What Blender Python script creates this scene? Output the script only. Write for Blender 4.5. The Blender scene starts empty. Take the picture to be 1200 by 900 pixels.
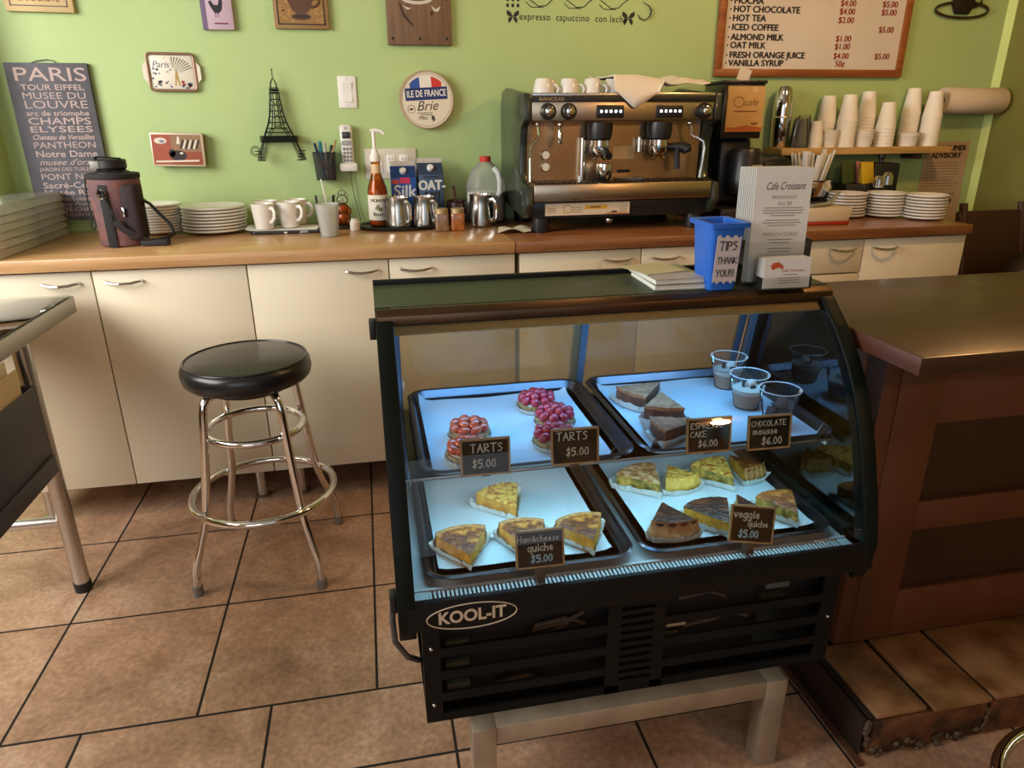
import bpy, bmesh, math, random
from mathutils import Vector, Matrix
random.seed(7)
PI = math.pi
SC = bpy.context.scene
COL = SC.collection
# ------------------------------------------------------------------ camera
CP, CR, CY = .3606, -.0063, .1965
f0 = Vector((math.sin(CY), math.cos(CY), 0)); r0 = Vector((math.cos(CY), -math.sin(CY), 0)); u0 = Vector((0, 0, 1))
f1 = math.cos(CP)*f0 - math.sin(CP)*u0; u1 = math.cos(CP)*u0 + math.sin(CP)*f0
r2 = math.cos(CR)*r0 + math.sin(CR)*u1; u2 = math.cos(CR)*u1 - math.sin(CR)*r0
cam = bpy.data.objects.new('camera', bpy.data.cameras.new('camera')); COL.objects.link(cam)
cam.matrix_world = Matrix(((r2.x, u2.x, -f1.x, 0), (r2.y, u2.y, -f1.y, -2.33), (r2.z, u2.z, -f1.z, 1.29), (0, 0, 0, 1)))
cam.data.sensor_width = 36; cam.data.lens = 36*821.93/1200; cam.data.clip_start = .02
SC.camera = cam
# ------------------------------------------------------------------ light
EXPOSURE = 0.0
SC.view_settings.view_transform = 'Standard'; SC.view_settings.look = 'None'
SC.view_settings.gamma = 1; SC.view_settings.use_curve_mapping = False; SC.view_settings.exposure = EXPOSURE
SC.cycles.use_denoising = True
SC.cycles.caustics_reflective = False; SC.cycles.caustics_refractive = False
SC.cycles.max_bounces = 10; SC.cycles.diffuse_bounces = 4; SC.cycles.glossy_bounces = 4
SC.cycles.transmission_bounces = 8; SC.cycles.transparent_max_bounces = 16
W = bpy.data.worlds.new('daylight'); SC.world = W; W.use_nodes = True
W.node_tree.nodes['Background'].inputs[0].default_value = (.72, .86, 1, 1)
W.node_tree.nodes['Background'].inputs[1].default_value = 1.0
def area(name, loc, target, sx, sy, power, col):
    l = bpy.data.lights.new(name, 'AREA'); l.shape = 'RECTANGLE'; l.size = sx; l.size_y = sy; l.energy = power; l.color = col
    o = bpy.data.objects.new(name, l); COL.objects.link(o); o.location = loc
    o.rotation_euler = (Vector(target)-Vector(loc)).to_track_quat('-Z', 'Y').to_euler(); return o
area('daylight_side_window', (-2.26, -1.15, 1.85), (.3, .1, .95), 1.8, 1.2, 92, (1, .965, .90))
area('daylight_shop_window', (-1.35, -4.93, 1.6), (-.7, 0, .6), 1.8, 1.7, 17, (1, .97, .94))
# pendant lamps: (x, y, z, power)
PENDANTS = [(1.95, -3.6, 2.1, 36), (1.85, -.75, 2.25, 34), (.75, -.35, 2.35, 6)]
WARM = (1, .56, .22)
CASE_LIGHT = 2.3
SHELF_LIGHT = 1.7
# ------------------------------------------------------------------ materials
def mat(name, col, rough=.5, metal=0, col2=None, nscale=8, stretch=(1, 1, 1), bump=0, bscale=60, spec=.5, trans=0, emit=0, coat=0, lo=.35, hi=.65, detail=4, rvar=0, alpha=1, ior=1.45, aniso=0):
    m = bpy.data.materials.new(name); m.use_nodes = True
    nt = m.node_tree; b = nt.nodes['Principled BSDF']; L = nt.links.new
    c = (*col, 1)
    b.inputs['Base Color'].default_value = c
    b.inputs['Roughness'].default_value = rough; b.inputs['Metallic'].default_value = metal
    b.inputs['Specular IOR Level'].default_value = spec; b.inputs['IOR'].default_value = ior
    b.inputs['Transmission Weight'].default_value = trans; b.inputs['Coat Weight'].default_value = coat
    b.inputs['Alpha'].default_value = alpha; b.inputs['Anisotropic'].default_value = aniso
    if emit:
        b.inputs['Emission Color'].default_value = c; b.inputs['Emission Strength'].default_value = emit
    tc = nt.nodes.new('ShaderNodeTexCoord'); mp = nt.nodes.new('ShaderNodeMapping')
    L(tc.outputs['Object'], mp.inputs[0]); mp.inputs['Scale'].default_value = stretch
    n = nt.nodes.new('ShaderNodeTexNoise'); n.inputs['Scale'].default_value = nscale; n.inputs['Detail'].default_value = detail
    L(mp.outputs[0], n.inputs[0])
    r = nt.nodes.new('ShaderNodeValToRGB'); L(n.outputs[0], r.inputs[0])
    k2 = (*col2, 1) if col2 else tuple(x*.93 for x in col)+(1,)
    e = r.color_ramp.elements; e[0].position = lo; e[0].color = k2; e[1].position = hi; e[1].color = c
    L(r.outputs[0], b.inputs['Base Color'])
    if rvar:
        mr = nt.nodes.new('ShaderNodeMapRange'); L(n.outputs[0], mr.inputs[0])
        mr.inputs[3].default_value = max(0, rough-rvar); mr.inputs[4].default_value = min(1, rough+rvar); L(mr.outputs[0], b.inputs['Roughness'])
    if bump:
        n2 = nt.nodes.new('ShaderNodeTexNoise'); n2.inputs['Scale'].default_value = bscale; n2.inputs['Detail'].default_value = 3
        L(mp.outputs[0], n2.inputs[0]); bp = nt.nodes.new('ShaderNodeBump'); bp.inputs['Strength'].default_value = bump; bp.inputs['Distance'].default_value = .01
        L(n2.outputs[0], bp.inputs['Height']); L(bp.outputs[0], b.inputs['Normal'])
    return m
def thin_glass(name, tint=(1, 1, 1), fog=0.0, fogcol=(.8, .82, .82), rough=.02, ior=1.45, drops=None):
    """a pane: clear transmission, fresnel reflection, optional film of condensation"""
    m = bpy.data.materials.new(name); m.use_nodes = True; nt = m.node_tree; nt.nodes.clear(); L = nt.links.new
    out = nt.nodes.new('ShaderNodeOutputMaterial'); t = nt.nodes.new('ShaderNodeBsdfTransparent'); t.inputs[0].default_value = (*tint, 1)
    g = nt.nodes.new('ShaderNodeBsdfGlossy'); g.inputs['Roughness'].default_value = rough
    fr = nt.nodes.new('ShaderNodeFresnel'); fr.inputs[0].default_value = ior
    src = t.outputs[0]
    if fog:
        d = nt.nodes.new('ShaderNodeBsdfTranslucent'); d.inputs[0].default_value = (*fogcol, 1)
        d2 = nt.nodes.new('ShaderNodeBsdfDiffuse'); d2.inputs[0].default_value = (*fogcol, 1)
        a = nt.nodes.new('ShaderNodeMixShader'); a.inputs[0].default_value = .5; L(d.outputs[0], a.inputs[1]); L(d2.outputs[0], a.inputs[2])
        x = nt.nodes.new('ShaderNodeMixShader'); x.inputs[0].default_value = fog; L(t.outputs[0], x.inputs[1]); L(a.outputs[0], x.inputs[2]); src = x.outputs[0]
        tc = nt.nodes.new('ShaderNodeTexCoord'); n = nt.nodes.new('ShaderNodeTexNoise'); n.inputs['Scale'].default_value = 9; L(tc.outputs['Object'], n.inputs[0])
        mr = nt.nodes.new('ShaderNodeMapRange'); L(n.outputs[0], mr.inputs[0]); mr.inputs[3].default_value = fog*.6; mr.inputs[4].default_value = min(1, fog*1.4); L(mr.outputs[0], x.inputs[0])
    mx = nt.nodes.new('ShaderNodeMixShader'); L(fr.outputs[0], mx.inputs[0]); L(src, mx.inputs[1]); L(g.outputs[0], mx.inputs[2]); L(mx.outputs[0], out.inputs[0])
    return m
def s2l(h):
    h = h.lstrip('#'); v = [int(h[i:i+2], 16)/255 for i in (0, 2, 4)]
    return tuple(x/12.92 if x <= .04045 else ((x+.055)/1.055)**2.4 for x in v)
def tile_mat(name, ox, yl, size, light=1.0):
    """ceramic floor tiles with dark grout; the rows shift where the layer cut them"""
    m = bpy.data.materials.new(name); m.use_nodes = True; nt = m.node_tree; b = nt.nodes['Principled BSDF']; L = nt.links.new; N = nt.nodes.new
    tc = N('ShaderNodeTexCoord'); sp = N('ShaderNodeSeparateXYZ'); L(tc.outputs['Object'], sp.inputs[0])
    def M(op, a, b_=None, c=None):
        n = N('ShaderNodeMath'); n.operation = op
        for i, v in enumerate((a, b_, c)):
            if v is None: continue
            if isinstance(v, (int, float)): n.inputs[i].default_value = v
            else: L(v, n.inputs[i])
        return n.outputs[0]
    x, y = sp.outputs[0], sp.outputs[1]
    y2, y3 = yl[0], yl[1]          # the line where rows shift, and the next line below it
    below = M('LESS_THAN', y, y2)
    xs = M('SUBTRACT', x, M('ADD', ox, M('MULTIPLY', below, .1665)))
    fx = M('FRACT', M('ADD', M('DIVIDE', xs, size), 50)); ix = M('FLOOR', M('ADD', M('DIVIDE', xs, size), 50))
    ya = M('ADD', M('DIVIDE', M('SUBTRACT', y, y2), size), 50)
    yb = M('ADD', M('DIVIDE', M('SUBTRACT', y, y3), size), 20)
    below3 = M('LESS_THAN', y, y3)
    narrow = M('SUBTRACT', below, below3)
    yn = M('ADD', M('DIVIDE', M('SUBTRACT', y, y3), y2-y3), 30)
    t1 = M('MULTIPLY', M('SUBTRACT', 1, below), ya); t2 = M('MULTIPLY', narrow, yn); t3 = M('MULTIPLY', below3, yb)
    yy = M('ADD', M('ADD', t1, t2), t3)
    fy = M('FRACT', yy); iy = M('FLOOR', yy)
    hy = M('ADD', M('MULTIPLY', narrow, y2-y3), M('MULTIPLY', M('SUBTRACT', 1, narrow), size))
    dx = M('MULTIPLY', M('MINIMUM', fx, M('SUBTRACT', 1, fx)), size)
    dy = M('MULTIPLY', M('MINIMUM', fy, M('SUBTRACT', 1, fy)), hy)
    d = M('MINIMUM', dx, dy)
    gr = N('ShaderNodeMapRange'); L(d, gr.inputs[0]); gr.inputs[1].default_value = .0025; gr.inputs[2].default_value = .0042
    rid = N('ShaderNodeTexWhiteNoise'); rid.noise_dimensions = '2D'; cb = N('ShaderNodeCombineXYZ'); L(ix, cb.inputs[0]); L(iy, cb.inputs[1]); L(cb.outputs[0], rid.inputs[0])
    ofs = N('ShaderNodeVectorMath'); ofs.operation = 'MULTIPLY_ADD'; L(rid.outputs[1], ofs.inputs[0]); ofs.inputs[1].default_value = (9, 9, 9); L(tc.outputs['Object'], ofs.inputs[2])
    n1 = N('ShaderNodeTexNoise'); n1.inputs['Scale'].default_value = 5.5; n1.inputs['Detail'].default_value = 8; n1.inputs['Roughness'].default_value = .68; n1.inputs['Distortion'].default_value = .6; L(ofs.outputs[0], n1.inputs[0])
    r = N('ShaderNodeValToRGB'); L(n1.outputs[0], r.inputs[0]); e = r.color_ramp.elements
    cs = [(.26, '#8a6953'), (.44, '#ab876c'), (.56, '#bb967b'), (.74, '#cfb098')]
    e[0].position = cs[0][0]; e[0].color = (*s2l(cs[0][1]), 1); e[1].position = cs[3][0]; e[1].color = (*s2l(cs[3][1]), 1)
    for p, c in cs[1:3]:
        q = e.new(p); q.color = (*s2l(c), 1)
    n3 = N('ShaderNodeTexNoise'); n3.inputs['Scale'].default_value = 75; n3.inputs['Detail'].default_value = 6; L(ofs.outputs[0], n3.inputs[0])
    mr3 = N('ShaderNodeMapRange'); L(n3.outputs[0], mr3.inputs[0]); mr3.inputs[1].default_value = .3; mr3.inputs[2].default_value = .7; mr3.inputs[3].default_value = .74*light; mr3.inputs[4].default_value = 1.16*light
    mu = N('ShaderNodeVectorMath'); mu.operation = 'SCALE'; L(r.outputs[0], mu.inputs[0]); L(mr3.outputs[0], mu.inputs['Scale'])
    mx = N('ShaderNodeMix'); mx.data_type = 'RGBA'; L(gr.outputs[0], mx.inputs[0]); mx.inputs[6].default_value = (.012, .010, .009, 1); L(mu.outputs[0], mx.inputs[7])
    L(mx.outputs[2], b.inputs['Base Color'])
    rr = N('ShaderNodeMapRange'); L(gr.outputs[0], rr.inputs[0]); rr.inputs[3].default_value = .95; rr.inputs[4].default_value = .42; L(rr.outputs[0], b.inputs['Roughness'])
    ht = M('ADD', M('MULTIPLY', gr.outputs[0], 1.0), M('ADD', M('MULTIPLY', n1.outputs[0], .35), M('MULTIPLY', n3.outputs[0], .18)))
    bp = N('ShaderNodeBump'); bp.inputs['Strength'].default_value = .35; bp.inputs['Distance'].default_value = .004; L(ht, bp.inputs['Height']); L(bp.outputs[0], b.inputs['Normal'])
    return m
def wood_mat(name, c1, c2, rough=.4, along='x', scale=1.0, plank=0, coat=0):
    m = bpy.data.materials.new(name); m.use_nodes = True; nt = m.node_tree; b = nt.nodes['Principled BSDF']; L = nt.links.new; N = nt.nodes.new
    tc = N('ShaderNodeTexCoord'); mp = N('ShaderNodeMapping'); L(tc.outputs['Object'], mp.inputs[0])
    mp.inputs['Scale'].default_value = {'x': (1.2, 16, 16), 'y': (16, 1.2, 16), 'z': (16, 16, 1.2)}[along]
    vec = mp.outputs[0]
    if plank:
        sp = N('ShaderNodeSeparateXYZ'); L(tc.outputs['Object'], sp.inputs[0])
        dv = N('ShaderNodeMath'); dv.operation = 'DIVIDE'; L(sp.outputs[1 if along == 'x' else 0], dv.inputs[0]); dv.inputs[1].default_value = plank
        fl = N('ShaderNodeMath'); fl.operation = 'FLOOR'; L(dv.outputs[0], fl.inputs[0])
        wn = N('ShaderNodeTexWhiteNoise'); wn.noise_dimensions = '1D'; L(fl.outputs[0], wn.inputs['W'])
        ad = N('ShaderNodeVectorMath'); ad.operation = 'MULTIPLY_ADD'; L(wn.outputs[1], ad.inputs[0]); ad.inputs[1].default_value = (7, 7, 7); L(mp.outputs[0], ad.inputs[2]); vec = ad.outputs[0]
    n = N('ShaderNodeTexNoise'); n.inputs['Scale'].default_value = 2.2*scale; n.inputs['Detail'].default_value = 6; n.inputs['Roughness'].default_value = .6; n.inputs['Distortion'].default_value = .4; L(vec, n.inputs[0])
    r = N('ShaderNodeValToRGB'); L(n.outputs[0], r.inputs[0]); e = r.color_ramp.elements
    e[0].position = .32; e[0].color = (*c2, 1); e[1].position = .68; e[1].color = (*c1, 1); L(r.outputs[0], b.inputs['Base Color'])
    b.inputs['Roughness'].default_value = rough; b.inputs['Coat Weight'].default_value = coat; b.inputs['Coat Roughness'].default_value = .15
    bp = N('ShaderNodeBump'); bp.inputs['Strength'].default_value = .12; bp.inputs['Distance'].default_value = .004; L(n.outputs[0], bp.inputs['Height']); L(bp.outputs[0], b.inputs['Normal'])
    return m
# ------------------------------------------------------------------ mesh helpers
class MB:
    def __init__(s): s.bm = bmesh.new()
    def _mat(s, faces, mi):
        for f in faces: f.material_index = mi
    def box(s, x0, x1, y0, y1, z0, z1, bev=0, mi=0, seg=2, M=None):
        vs = [s.bm.verts.new((x, y, z)) for z in (z0, z1) for y in (y0, y1) for x in (x0, x1)]
        fs = [s.bm.faces.new([vs[i] for i in q]) for q in ((0, 2, 3, 1), (4, 5, 7, 6), (0, 1, 5, 4), (2, 6, 7, 3), (0, 4, 6, 2), (1, 3, 7, 5))]
        s._mat(fs, mi)
        if bev:
            r = bmesh.ops.bevel(s.bm, geom=list({e for f in fs for e in f.edges}), offset=bev, segments=seg, affect='EDGES', profile=.5)
            s._mat(r['faces'], mi); vs = list({v for v in vs if v.is_valid} | set(r['verts']))
        if M is not None: bmesh.ops.transform(s.bm, matrix=M, verts=vs)
        return s
    def lathe(s, prof, c=(0, 0, 0), seg=32, mi=0, M=None, sx=1, sy=1):
        rings = []; new = []
        for r, z in prof:
            if r < 1e-6:
                v = s.bm.verts.new((c[0], c[1], c[2]+z)); rings.append([v]); new.append(v)
            else:
                k = [s.bm.verts.new((c[0]+r*sx*math.cos(2*PI*i/seg), c[1]+r*sy*math.sin(2*PI*i/seg), c[2]+z)) for i in range(seg)]
                rings.append(k); new += k
        for a, b in zip(rings, rings[1:]):
            for i in range(seg):
                j = (i+1) % seg
                if len(a) == 1 and len(b) == 1: break
                if len(a) == 1: f = s.bm.faces.new((a[0], b[j], b[i]))
                elif len(b) == 1: f = s.bm.faces.new((a[i], a[j], b[0]))
                else: f = s.bm.faces.new((a[i], a[j], b[j], b[i]))
                f.material_index = mi
        if M is not None: bmesh.ops.transform(s.bm, matrix=M, verts=new)
        return s
    def tube(s, pts, r, seg=10, closed=False, mi=0, M=None, taper=None, cap=True, flat=1.0):
        pts = [Vector(p) for p in pts]; n = len(pts); rings = []; new = []
        up = Vector((0, 0, 1)); prev = None
        for i, p in enumerate(pts):
            if closed: t = pts[(i+1) % n]-pts[i-1]
            else: t = pts[min(i+1, n-1)]-pts[max(i-1, 0)]
            t.normalize()
            if prev is None:
                a = up if abs(t.dot(up)) < .95 else Vector((0, 1, 0)); u = (a-t*a.dot(t)).normalized()
            else: u = (prev-t*prev.dot(t)).normalized()
            prev = u; v = t.cross(u)
            rr = r if taper is None else r*taper[i]
            k = [s.bm.verts.new(p+u*rr*flat*math.cos(2*PI*j/seg)+v*rr*math.sin(2*PI*j/seg)) for j in range(seg)]
            rings.append(k); new += k
        m = n if closed else n-1
        for i in range(m):
            a, b = rings[i], rings[(i+1) % n]
            for j in range(seg):
                f = s.bm.faces.new((a[j], a[(j+1) % seg], b[(j+1) % seg], b[j])); f.material_index = mi
        if not closed and cap:
            for k, rev in ((rings[0], 1), (rings[-1], 0)):
                f = s.bm.faces.new(list(reversed(k)) if rev else k); f.material_index = mi
        if M is not None: bmesh.ops.transform(s.bm, matrix=M, verts=new)
        return s
    def prism(s, poly, d0, d1, axis='y', mi=0, M=None, bev=0):
        """extrude a closed polygon given in the other two axes"""
        def P(a, b, d):
            return {'x': (d, a, b), 'y': (a, d, b), 'z': (a, b, d)}[axis]
        A = [s.bm.verts.new(P(a, b, d0)) for a, b in poly]; B = [s.bm.verts.new(P(a, b, d1)) for a, b in poly]
        fs = [s.bm.faces.new(A), s.bm.faces.new(list(reversed(B)))]; n = len(poly)
        for i in range(n): fs.append(s.bm.faces.new((A[i], B[i], B[(i+1) % n], A[(i+1) % n])))
        s._mat(fs, mi); vs = A+B
        bmesh.ops.recalc_face_normals(s.bm, faces=fs)
        if bev:
            r = bmesh.ops.bevel(s.bm, geom=list({e for f in fs for e in f.edges}), offset=bev, segments=2, affect='EDGES', profile=.5)
            s._mat(r['faces'], mi); vs = list({v for v in vs if v.is_valid} | set(r['verts']))
        if M is not None: bmesh.ops.transform(s.bm, matrix=M, verts=vs)
        return s
    def ball(s, c, rx, ry=None, rz=None, u=14, v=9, mi=0, jit=0, M=None):
        ry = ry or rx; rz = rz or rx
        r = bmesh.ops.create_uvsphere(s.bm, u_segments=u, v_segments=v, radius=1)
        for w in r['verts']:
            k = 1+random.uniform(-jit, jit); w.co = Vector((c[0]+w.co.x*rx*k, c[1]+w.co.y*ry*k, c[2]+w.co.z*rz*k))
        s._mat({f for w in r['verts'] for f in w.link_faces}, mi)
        if M is not None: bmesh.ops.transform(s.bm, matrix=M, verts=r['verts'])
        return s
    def grid(s, fn, nu, nv, mi=0, thick=0, closed_u=False):
        V = [[s.bm.verts.new(fn(i/nu, j/nv)) for j in range(nv+1)] for i in range(nu if closed_u else nu+1)]; fs = []
        for i in range(nu):
            a, b = V[i], V[(i+1) % len(V)]
            for j in range(nv): fs.append(s.bm.faces.new((a[j], b[j], b[j+1], a[j+1])))
        s._mat(fs, mi)
        if thick:
            bmesh.ops.recalc_face_normals(s.bm, faces=fs)
            r = bmesh.ops.solidify(s.bm, geom=fs, thickness=thick); s._mat([g for g in r['geom'] if isinstance(g, bmesh.types.BMFace)], mi)
        return s
    def poly(s, pts, mi=0):
        f = s.bm.faces.new([s.bm.verts.new(p) for p in pts]); f.material_index = mi; return s
    def text(s, txt, size, M, mi=0, fat=0, **k):
        if fat:
            for i, (d, e) in enumerate(((-fat, 0), (fat, 0), (0, -fat*.6), (0, fat*.6))): s.text(txt, size, Matrix.Translation((d, -.00025*i, e)) @ M, mi, **k)
            return s
        me = text_mesh(txt, **k); n0 = len(s.bm.verts); nf = len(s.bm.faces)
        s.bm.from_mesh(me); s.bm.verts.ensure_lookup_table(); s.bm.faces.ensure_lookup_table()
        vs = [s.bm.verts[i] for i in range(n0, len(s.bm.verts))]
        bmesh.ops.transform(s.bm, matrix=M @ Matrix.Scale(size, 4), verts=vs)
        for i in range(nf, len(s.bm.faces)): s.bm.faces[i].material_index = mi
        return s
    def strokes(s, txt, h, M, w=.1, sp=.28, mi=0, slant=0, jit=.03):
        """chalk or marker handwriting: flat ribbons following letter strokes, drawn in the xz plane facing -y"""
        x = 0; rnd = random.Random(len(txt)*7+ord(txt[0]))
        vs = []
        for ch in txt:
            wd, ls = GLY.get(ch, (.5, []))
            for l in ls:
                p = [Vector((x+a*1.0+slant*b+rnd.uniform(-jit, jit), 0, b+rnd.uniform(-jit, jit))) for a, b in l]
                for a, b in zip(p, p[1:]):
                    d = b-a
                    if d.length < 1e-5: continue
                    d.normalize(); nn = Vector((-d.z, 0, d.x))*w/2; e = d*w*.4
                    q = [s.bm.verts.new(v) for v in (a-e-nn, b+e-nn, b+e+nn, a-e+nn)]
                    f = s.bm.faces.new(q); f.material_index = mi; vs += q
            x += wd+sp
        bmesh.ops.transform(s.bm, matrix=M @ Matrix.Scale(h, 4), verts=vs)
        return s
    def xf(s, M): bmesh.ops.transform(s.bm, matrix=M, verts=s.bm.verts); return s
def circ(n=8, cx=.3, cz=.5, rx=.3, rz=.5, a0=0, a1=360):
    return [(cx+rx*math.cos(math.radians(a0+(a1-a0)*i/n)), cz+rz*math.sin(math.radians(a0+(a1-a0)*i/n))) for i in range(n+1)]
GLY = {
 'T': (.6, [[(0, 1), (.6, 1)], [(.3, 1), (.3, 0)]]), 'A': (.6, [[(0, 0), (.3, 1), (.6, 0)], [(.12, .4), (.48, .4)]]),
 'R': (.55, [[(0, 0), (0, 1), (.45, .9), (.45, .6), (0, .5), (.55, 0)]]), 'S': (.5, [[(.5, .9), (.2, 1), (.05, .75), (.45, .4), (.35, .08), (0, .05)]]),
 '$': (.5, [[(.5, .8), (.2, .9), (.05, .7), (.45, .4), (.35, .15), (0, .15)], [(.3, 1.1), (.2, -.1)]]), '5': (.5, [[(.5, 1), (.08, 1), (.05, .6), (.4, .6), (.45, .25), (.25, 0), (0, .05)]]),
 '.': (.1, [[(0, .05), (.06, .05)]]), '0': (.45, [circ(10, .22, .5, .22, .48)]), '6': (.45, [[(.4, .95), (.1, .6), (.02, .25), (.2, 0), (.42, .2), (.3, .45), (.05, .3)]]),
 'E': (.5, [[(.5, 1), (0, 1), (0, 0), (.5, 0)], [(0, .5), (.4, .5)]]), 'P': (.5, [[(0, 0), (0, 1), (.45, .92), (.45, .55), (0, .5)]]), 'O': (.55, [circ(10, .27, .5, .27, .48)]),
 'C': (.5, [circ(8, .28, .5, .28, .48, 50, 310)]), 'H': (.55, [[(0, 1), (0, 0)], [(.55, 1), (.55, 0)], [(0, .5), (.55, .5)]]), 'L': (.45, [[(0, 1), (0, 0), (.45, 0)]]),
 'I': (.1, [[(.05, 1), (.05, 0)]]), 'M': (.7, [[(0, 0), (.08, 1), (.35, .4), (.62, 1), (.7, 0)]]), 'N': (.55, [[(0, 0), (0, 1), (.55, 0), (.55, 1)]]), 'K': (.5, [[(0, 1), (0, 0)], [(.5, 1), (0, .45), (.5, 0)]]),
 'Y': (.55, [[(0, 1), (.28, .5), (.55, 1)], [(.28, .5), (.22, 0)]]), 'U': (.5, [[(0, 1), (.02, .2), (.25, 0), (.48, .2), (.5, 1)]]), '!': (.12, [[(.06, 1), (.06, .3)], [(.06, .08), (.06, 0)]]),
 'a': (.42, [circ(8, .2, .3, .2, .28), [(.4, .58), (.42, 0)]]), 'm': (.65, [[(0, 0), (.02, .58)], [(.02, .45), (.18, .58), (.3, .4), (.3, 0)], [(.3, .45), (.48, .58), (.62, .4), (.64, 0)]]),
 '&': (.5, [[(.5, .05), (.1, .7), (.25, .9), (.35, .7), (.05, .25), (.2, 0), (.5, .4)]]), 'c': (.36, [circ(7, .2, .3, .2, .28, 45, 315)]), 'h': (.42, [[(0, 1), (0, 0)], [(0, .4), (.22, .58), (.4, .4), (.4, 0)]]),
 'e': (.4, [[(.04, .3), (.38, .35), (.3, .55), (.1, .52), (.02, .25), (.18, 0), (.4, .08)]]), 's': (.35, [[(.33, .52), (.1, .56), (.08, .36), (.32, .22), (.25, .02), (0, .05)]]), 'q': (.42, [circ(8, .2, .3, .2, .28), [(.4, .58), (.4, -.35)]]),
 'u': (.42, [[(0, .58), (.02, .12), (.2, 0), (.4, .2)], [(.4, .58), (.42, 0)]]), 'i': (.1, [[(.05, .55), (.05, 0)], [(.05, .78), (.05, .84)]]), 'v': (.4, [[(0, .58), (.2, 0), (.4, .58)]]),
 'g': (.42, [circ(8, .2, .3, .2, .28), [(.4, .58), (.4, -.25), (.2, -.38), (0, -.28)]]), 'o': (.42, [circ(9, .21, .29, .2, .28)]), ' ': (.3, []), "r": (.3, [[(0, .58), (.02, 0)], [(.02, .38), (.15, .56), (.3, .52)]]), 't': (.3, [[(.15, .9), (.14, 0)], [(0, .6), (.3, .6)]]), 'n': (.42, [[(0, .58), (0, 0)], [(0, .4), (.22, .58), (.4, .4), (.4, 0)]]), 'f': (.3, [[(.32, .9), (.18, .95), (.14, .7), (.12, -.1)], [(0, .55), (.3, .58)]]),
}
_TX = {}
def text_mesh(txt, bold=0, shear=0, xs=1, align='CENTER', space=1, lines=1):
    key = (txt, bold, shear, xs, align, space, lines)
    if key in _TX: return _TX[key]
    c = bpy.data.curves.new('t', 'FONT'); c.body = txt; c.size = 1; c.align_x = align; c.align_y = 'CENTER'; c.shear = shear; c.offset = bold; c.space_character = space; c.space_line = lines; c.resolution_u = 3
    o = bpy.data.objects.new('t', c); COL.objects.link(o)
    dg = bpy.context.evaluated_depsgraph_get(); me = bpy.data.meshes.new_from_object(o.evaluated_get(dg))
    bpy.data.objects.remove(o); bpy.data.curves.remove(c)
    for v in me.vertices: v.co.x *= xs
    _TX[key] = me; return me
def TXW(txt, **k):
    me = text_mesh(txt, **k); xs = [v.co.x for v in me.vertices]; return max(xs)-min(xs)
FRONT = Matrix(((1, 0, 0, 0), (0, 0, -1, 0), (0, 1, 0, 0), (0, 0, 0, 1)))    # text plane -> upright, facing -y
def at(x, y, z, rz=0, M=None):
    r = Matrix.Translation((x, y, z)) @ Matrix.Rotation(rz, 4, 'Z')
    return r @ M if M is not None else r
ALL = {}
def obj(name, mb, mats, parent=None, loc=(0, 0, 0), rz=0, smooth=.6, rot=None, subsurf=0):
    me = bpy.data.meshes.new(name); bm = mb.bm
    bmesh.ops.recalc_face_normals(bm, faces=bm.faces) if smooth is not None else None
    bm.to_mesh(me); bm.free()
    for m in (mats if isinstance(mats, (list, tuple)) else [mats]): me.materials.append(m)
    if smooth:
        me.polygons.foreach_set('use_smooth', [True]*len(me.polygons)); me.set_sharp_from_angle(angle=smooth)
    o = bpy.data.objects.new(name, me); COL.objects.link(o); o.location = loc; o.rotation_euler = rot or (0, 0, rz)
    if parent: o.parent = parent
    if subsurf:
        s = o.modifiers.new('s', 'SUBSURF'); s.levels = subsurf; s.render_levels = subsurf
    return o
def tag(o, label, cat, group=None):
    o['label'] = label; o['category'] = cat
    if group: o['group'] = group
    return o
def thing(name, label, cat, loc=(0, 0, 0), rz=0, group=None, rot=None):
    o = bpy.data.objects.new(name, None); COL.objects.link(o); o.location = loc; o.rotation_euler = rot or (0, 0, rz); o.empty_display_size = .05
    return tag(o, label, cat, group)
def struct(name, mb, m, smooth=None):
    o = obj(name, mb, m, smooth=smooth); o['kind'] = 'structure'; return o
KIDS = {}
def dup(root, loc, rz=None, label=None, rot=None):
    r = root.copy(); COL.objects.link(r); r.location = loc
    if rz is not None: r.rotation_euler = (0, 0, rz)
    if rot is not None: r.rotation_euler = rot
    if label: r['label'] = label
    for ch in list(root.children):
        c = ch.copy(); COL.objects.link(c); c.parent = r
        for g in list(ch.children):
            d = g.copy(); COL.objects.link(d); d.parent = c
    return r
def arc(cx, cy, r, a0, a1, n):
    return [(cx+r*math.cos(math.radians(a0+(a1-a0)*i/n)), cy+r*math.sin(math.radians(a0+(a1-a0)*i/n))) for i in range(n+1)]
def rrect(x0, x1, y0, y1, r, n=4):
    return arc(x1-r, y1-r, r, 0, 90, n)+arc(x0+r, y1-r, r, 90, 180, n)+arc(x0+r, y0+r, r, 180, 270, n)+arc(x1-r, y0+r, r, 270, 360, n)
ORD = ['topmost', 'second from the top', 'third from the top', 'fourth from the top', 'fifth from the top', 'sixth from the top', 'seventh from the top', 'eighth from the top', 'ninth from the top', 'tenth from the top', 'eleventh from the top', 'twelfth from the top', 'thirteenth from the top', 'fourteenth from the top', 'fifteenth from the top', 'sixteenth from the top', 'seventeenth from the top', 'eighteenth from the top', 'nineteenth from the top', 'twentieth from the top', 'twenty-first from the top', 'twenty-second from the top', 'twenty-third from the top', 'twenty-fourth from the top']
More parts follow.
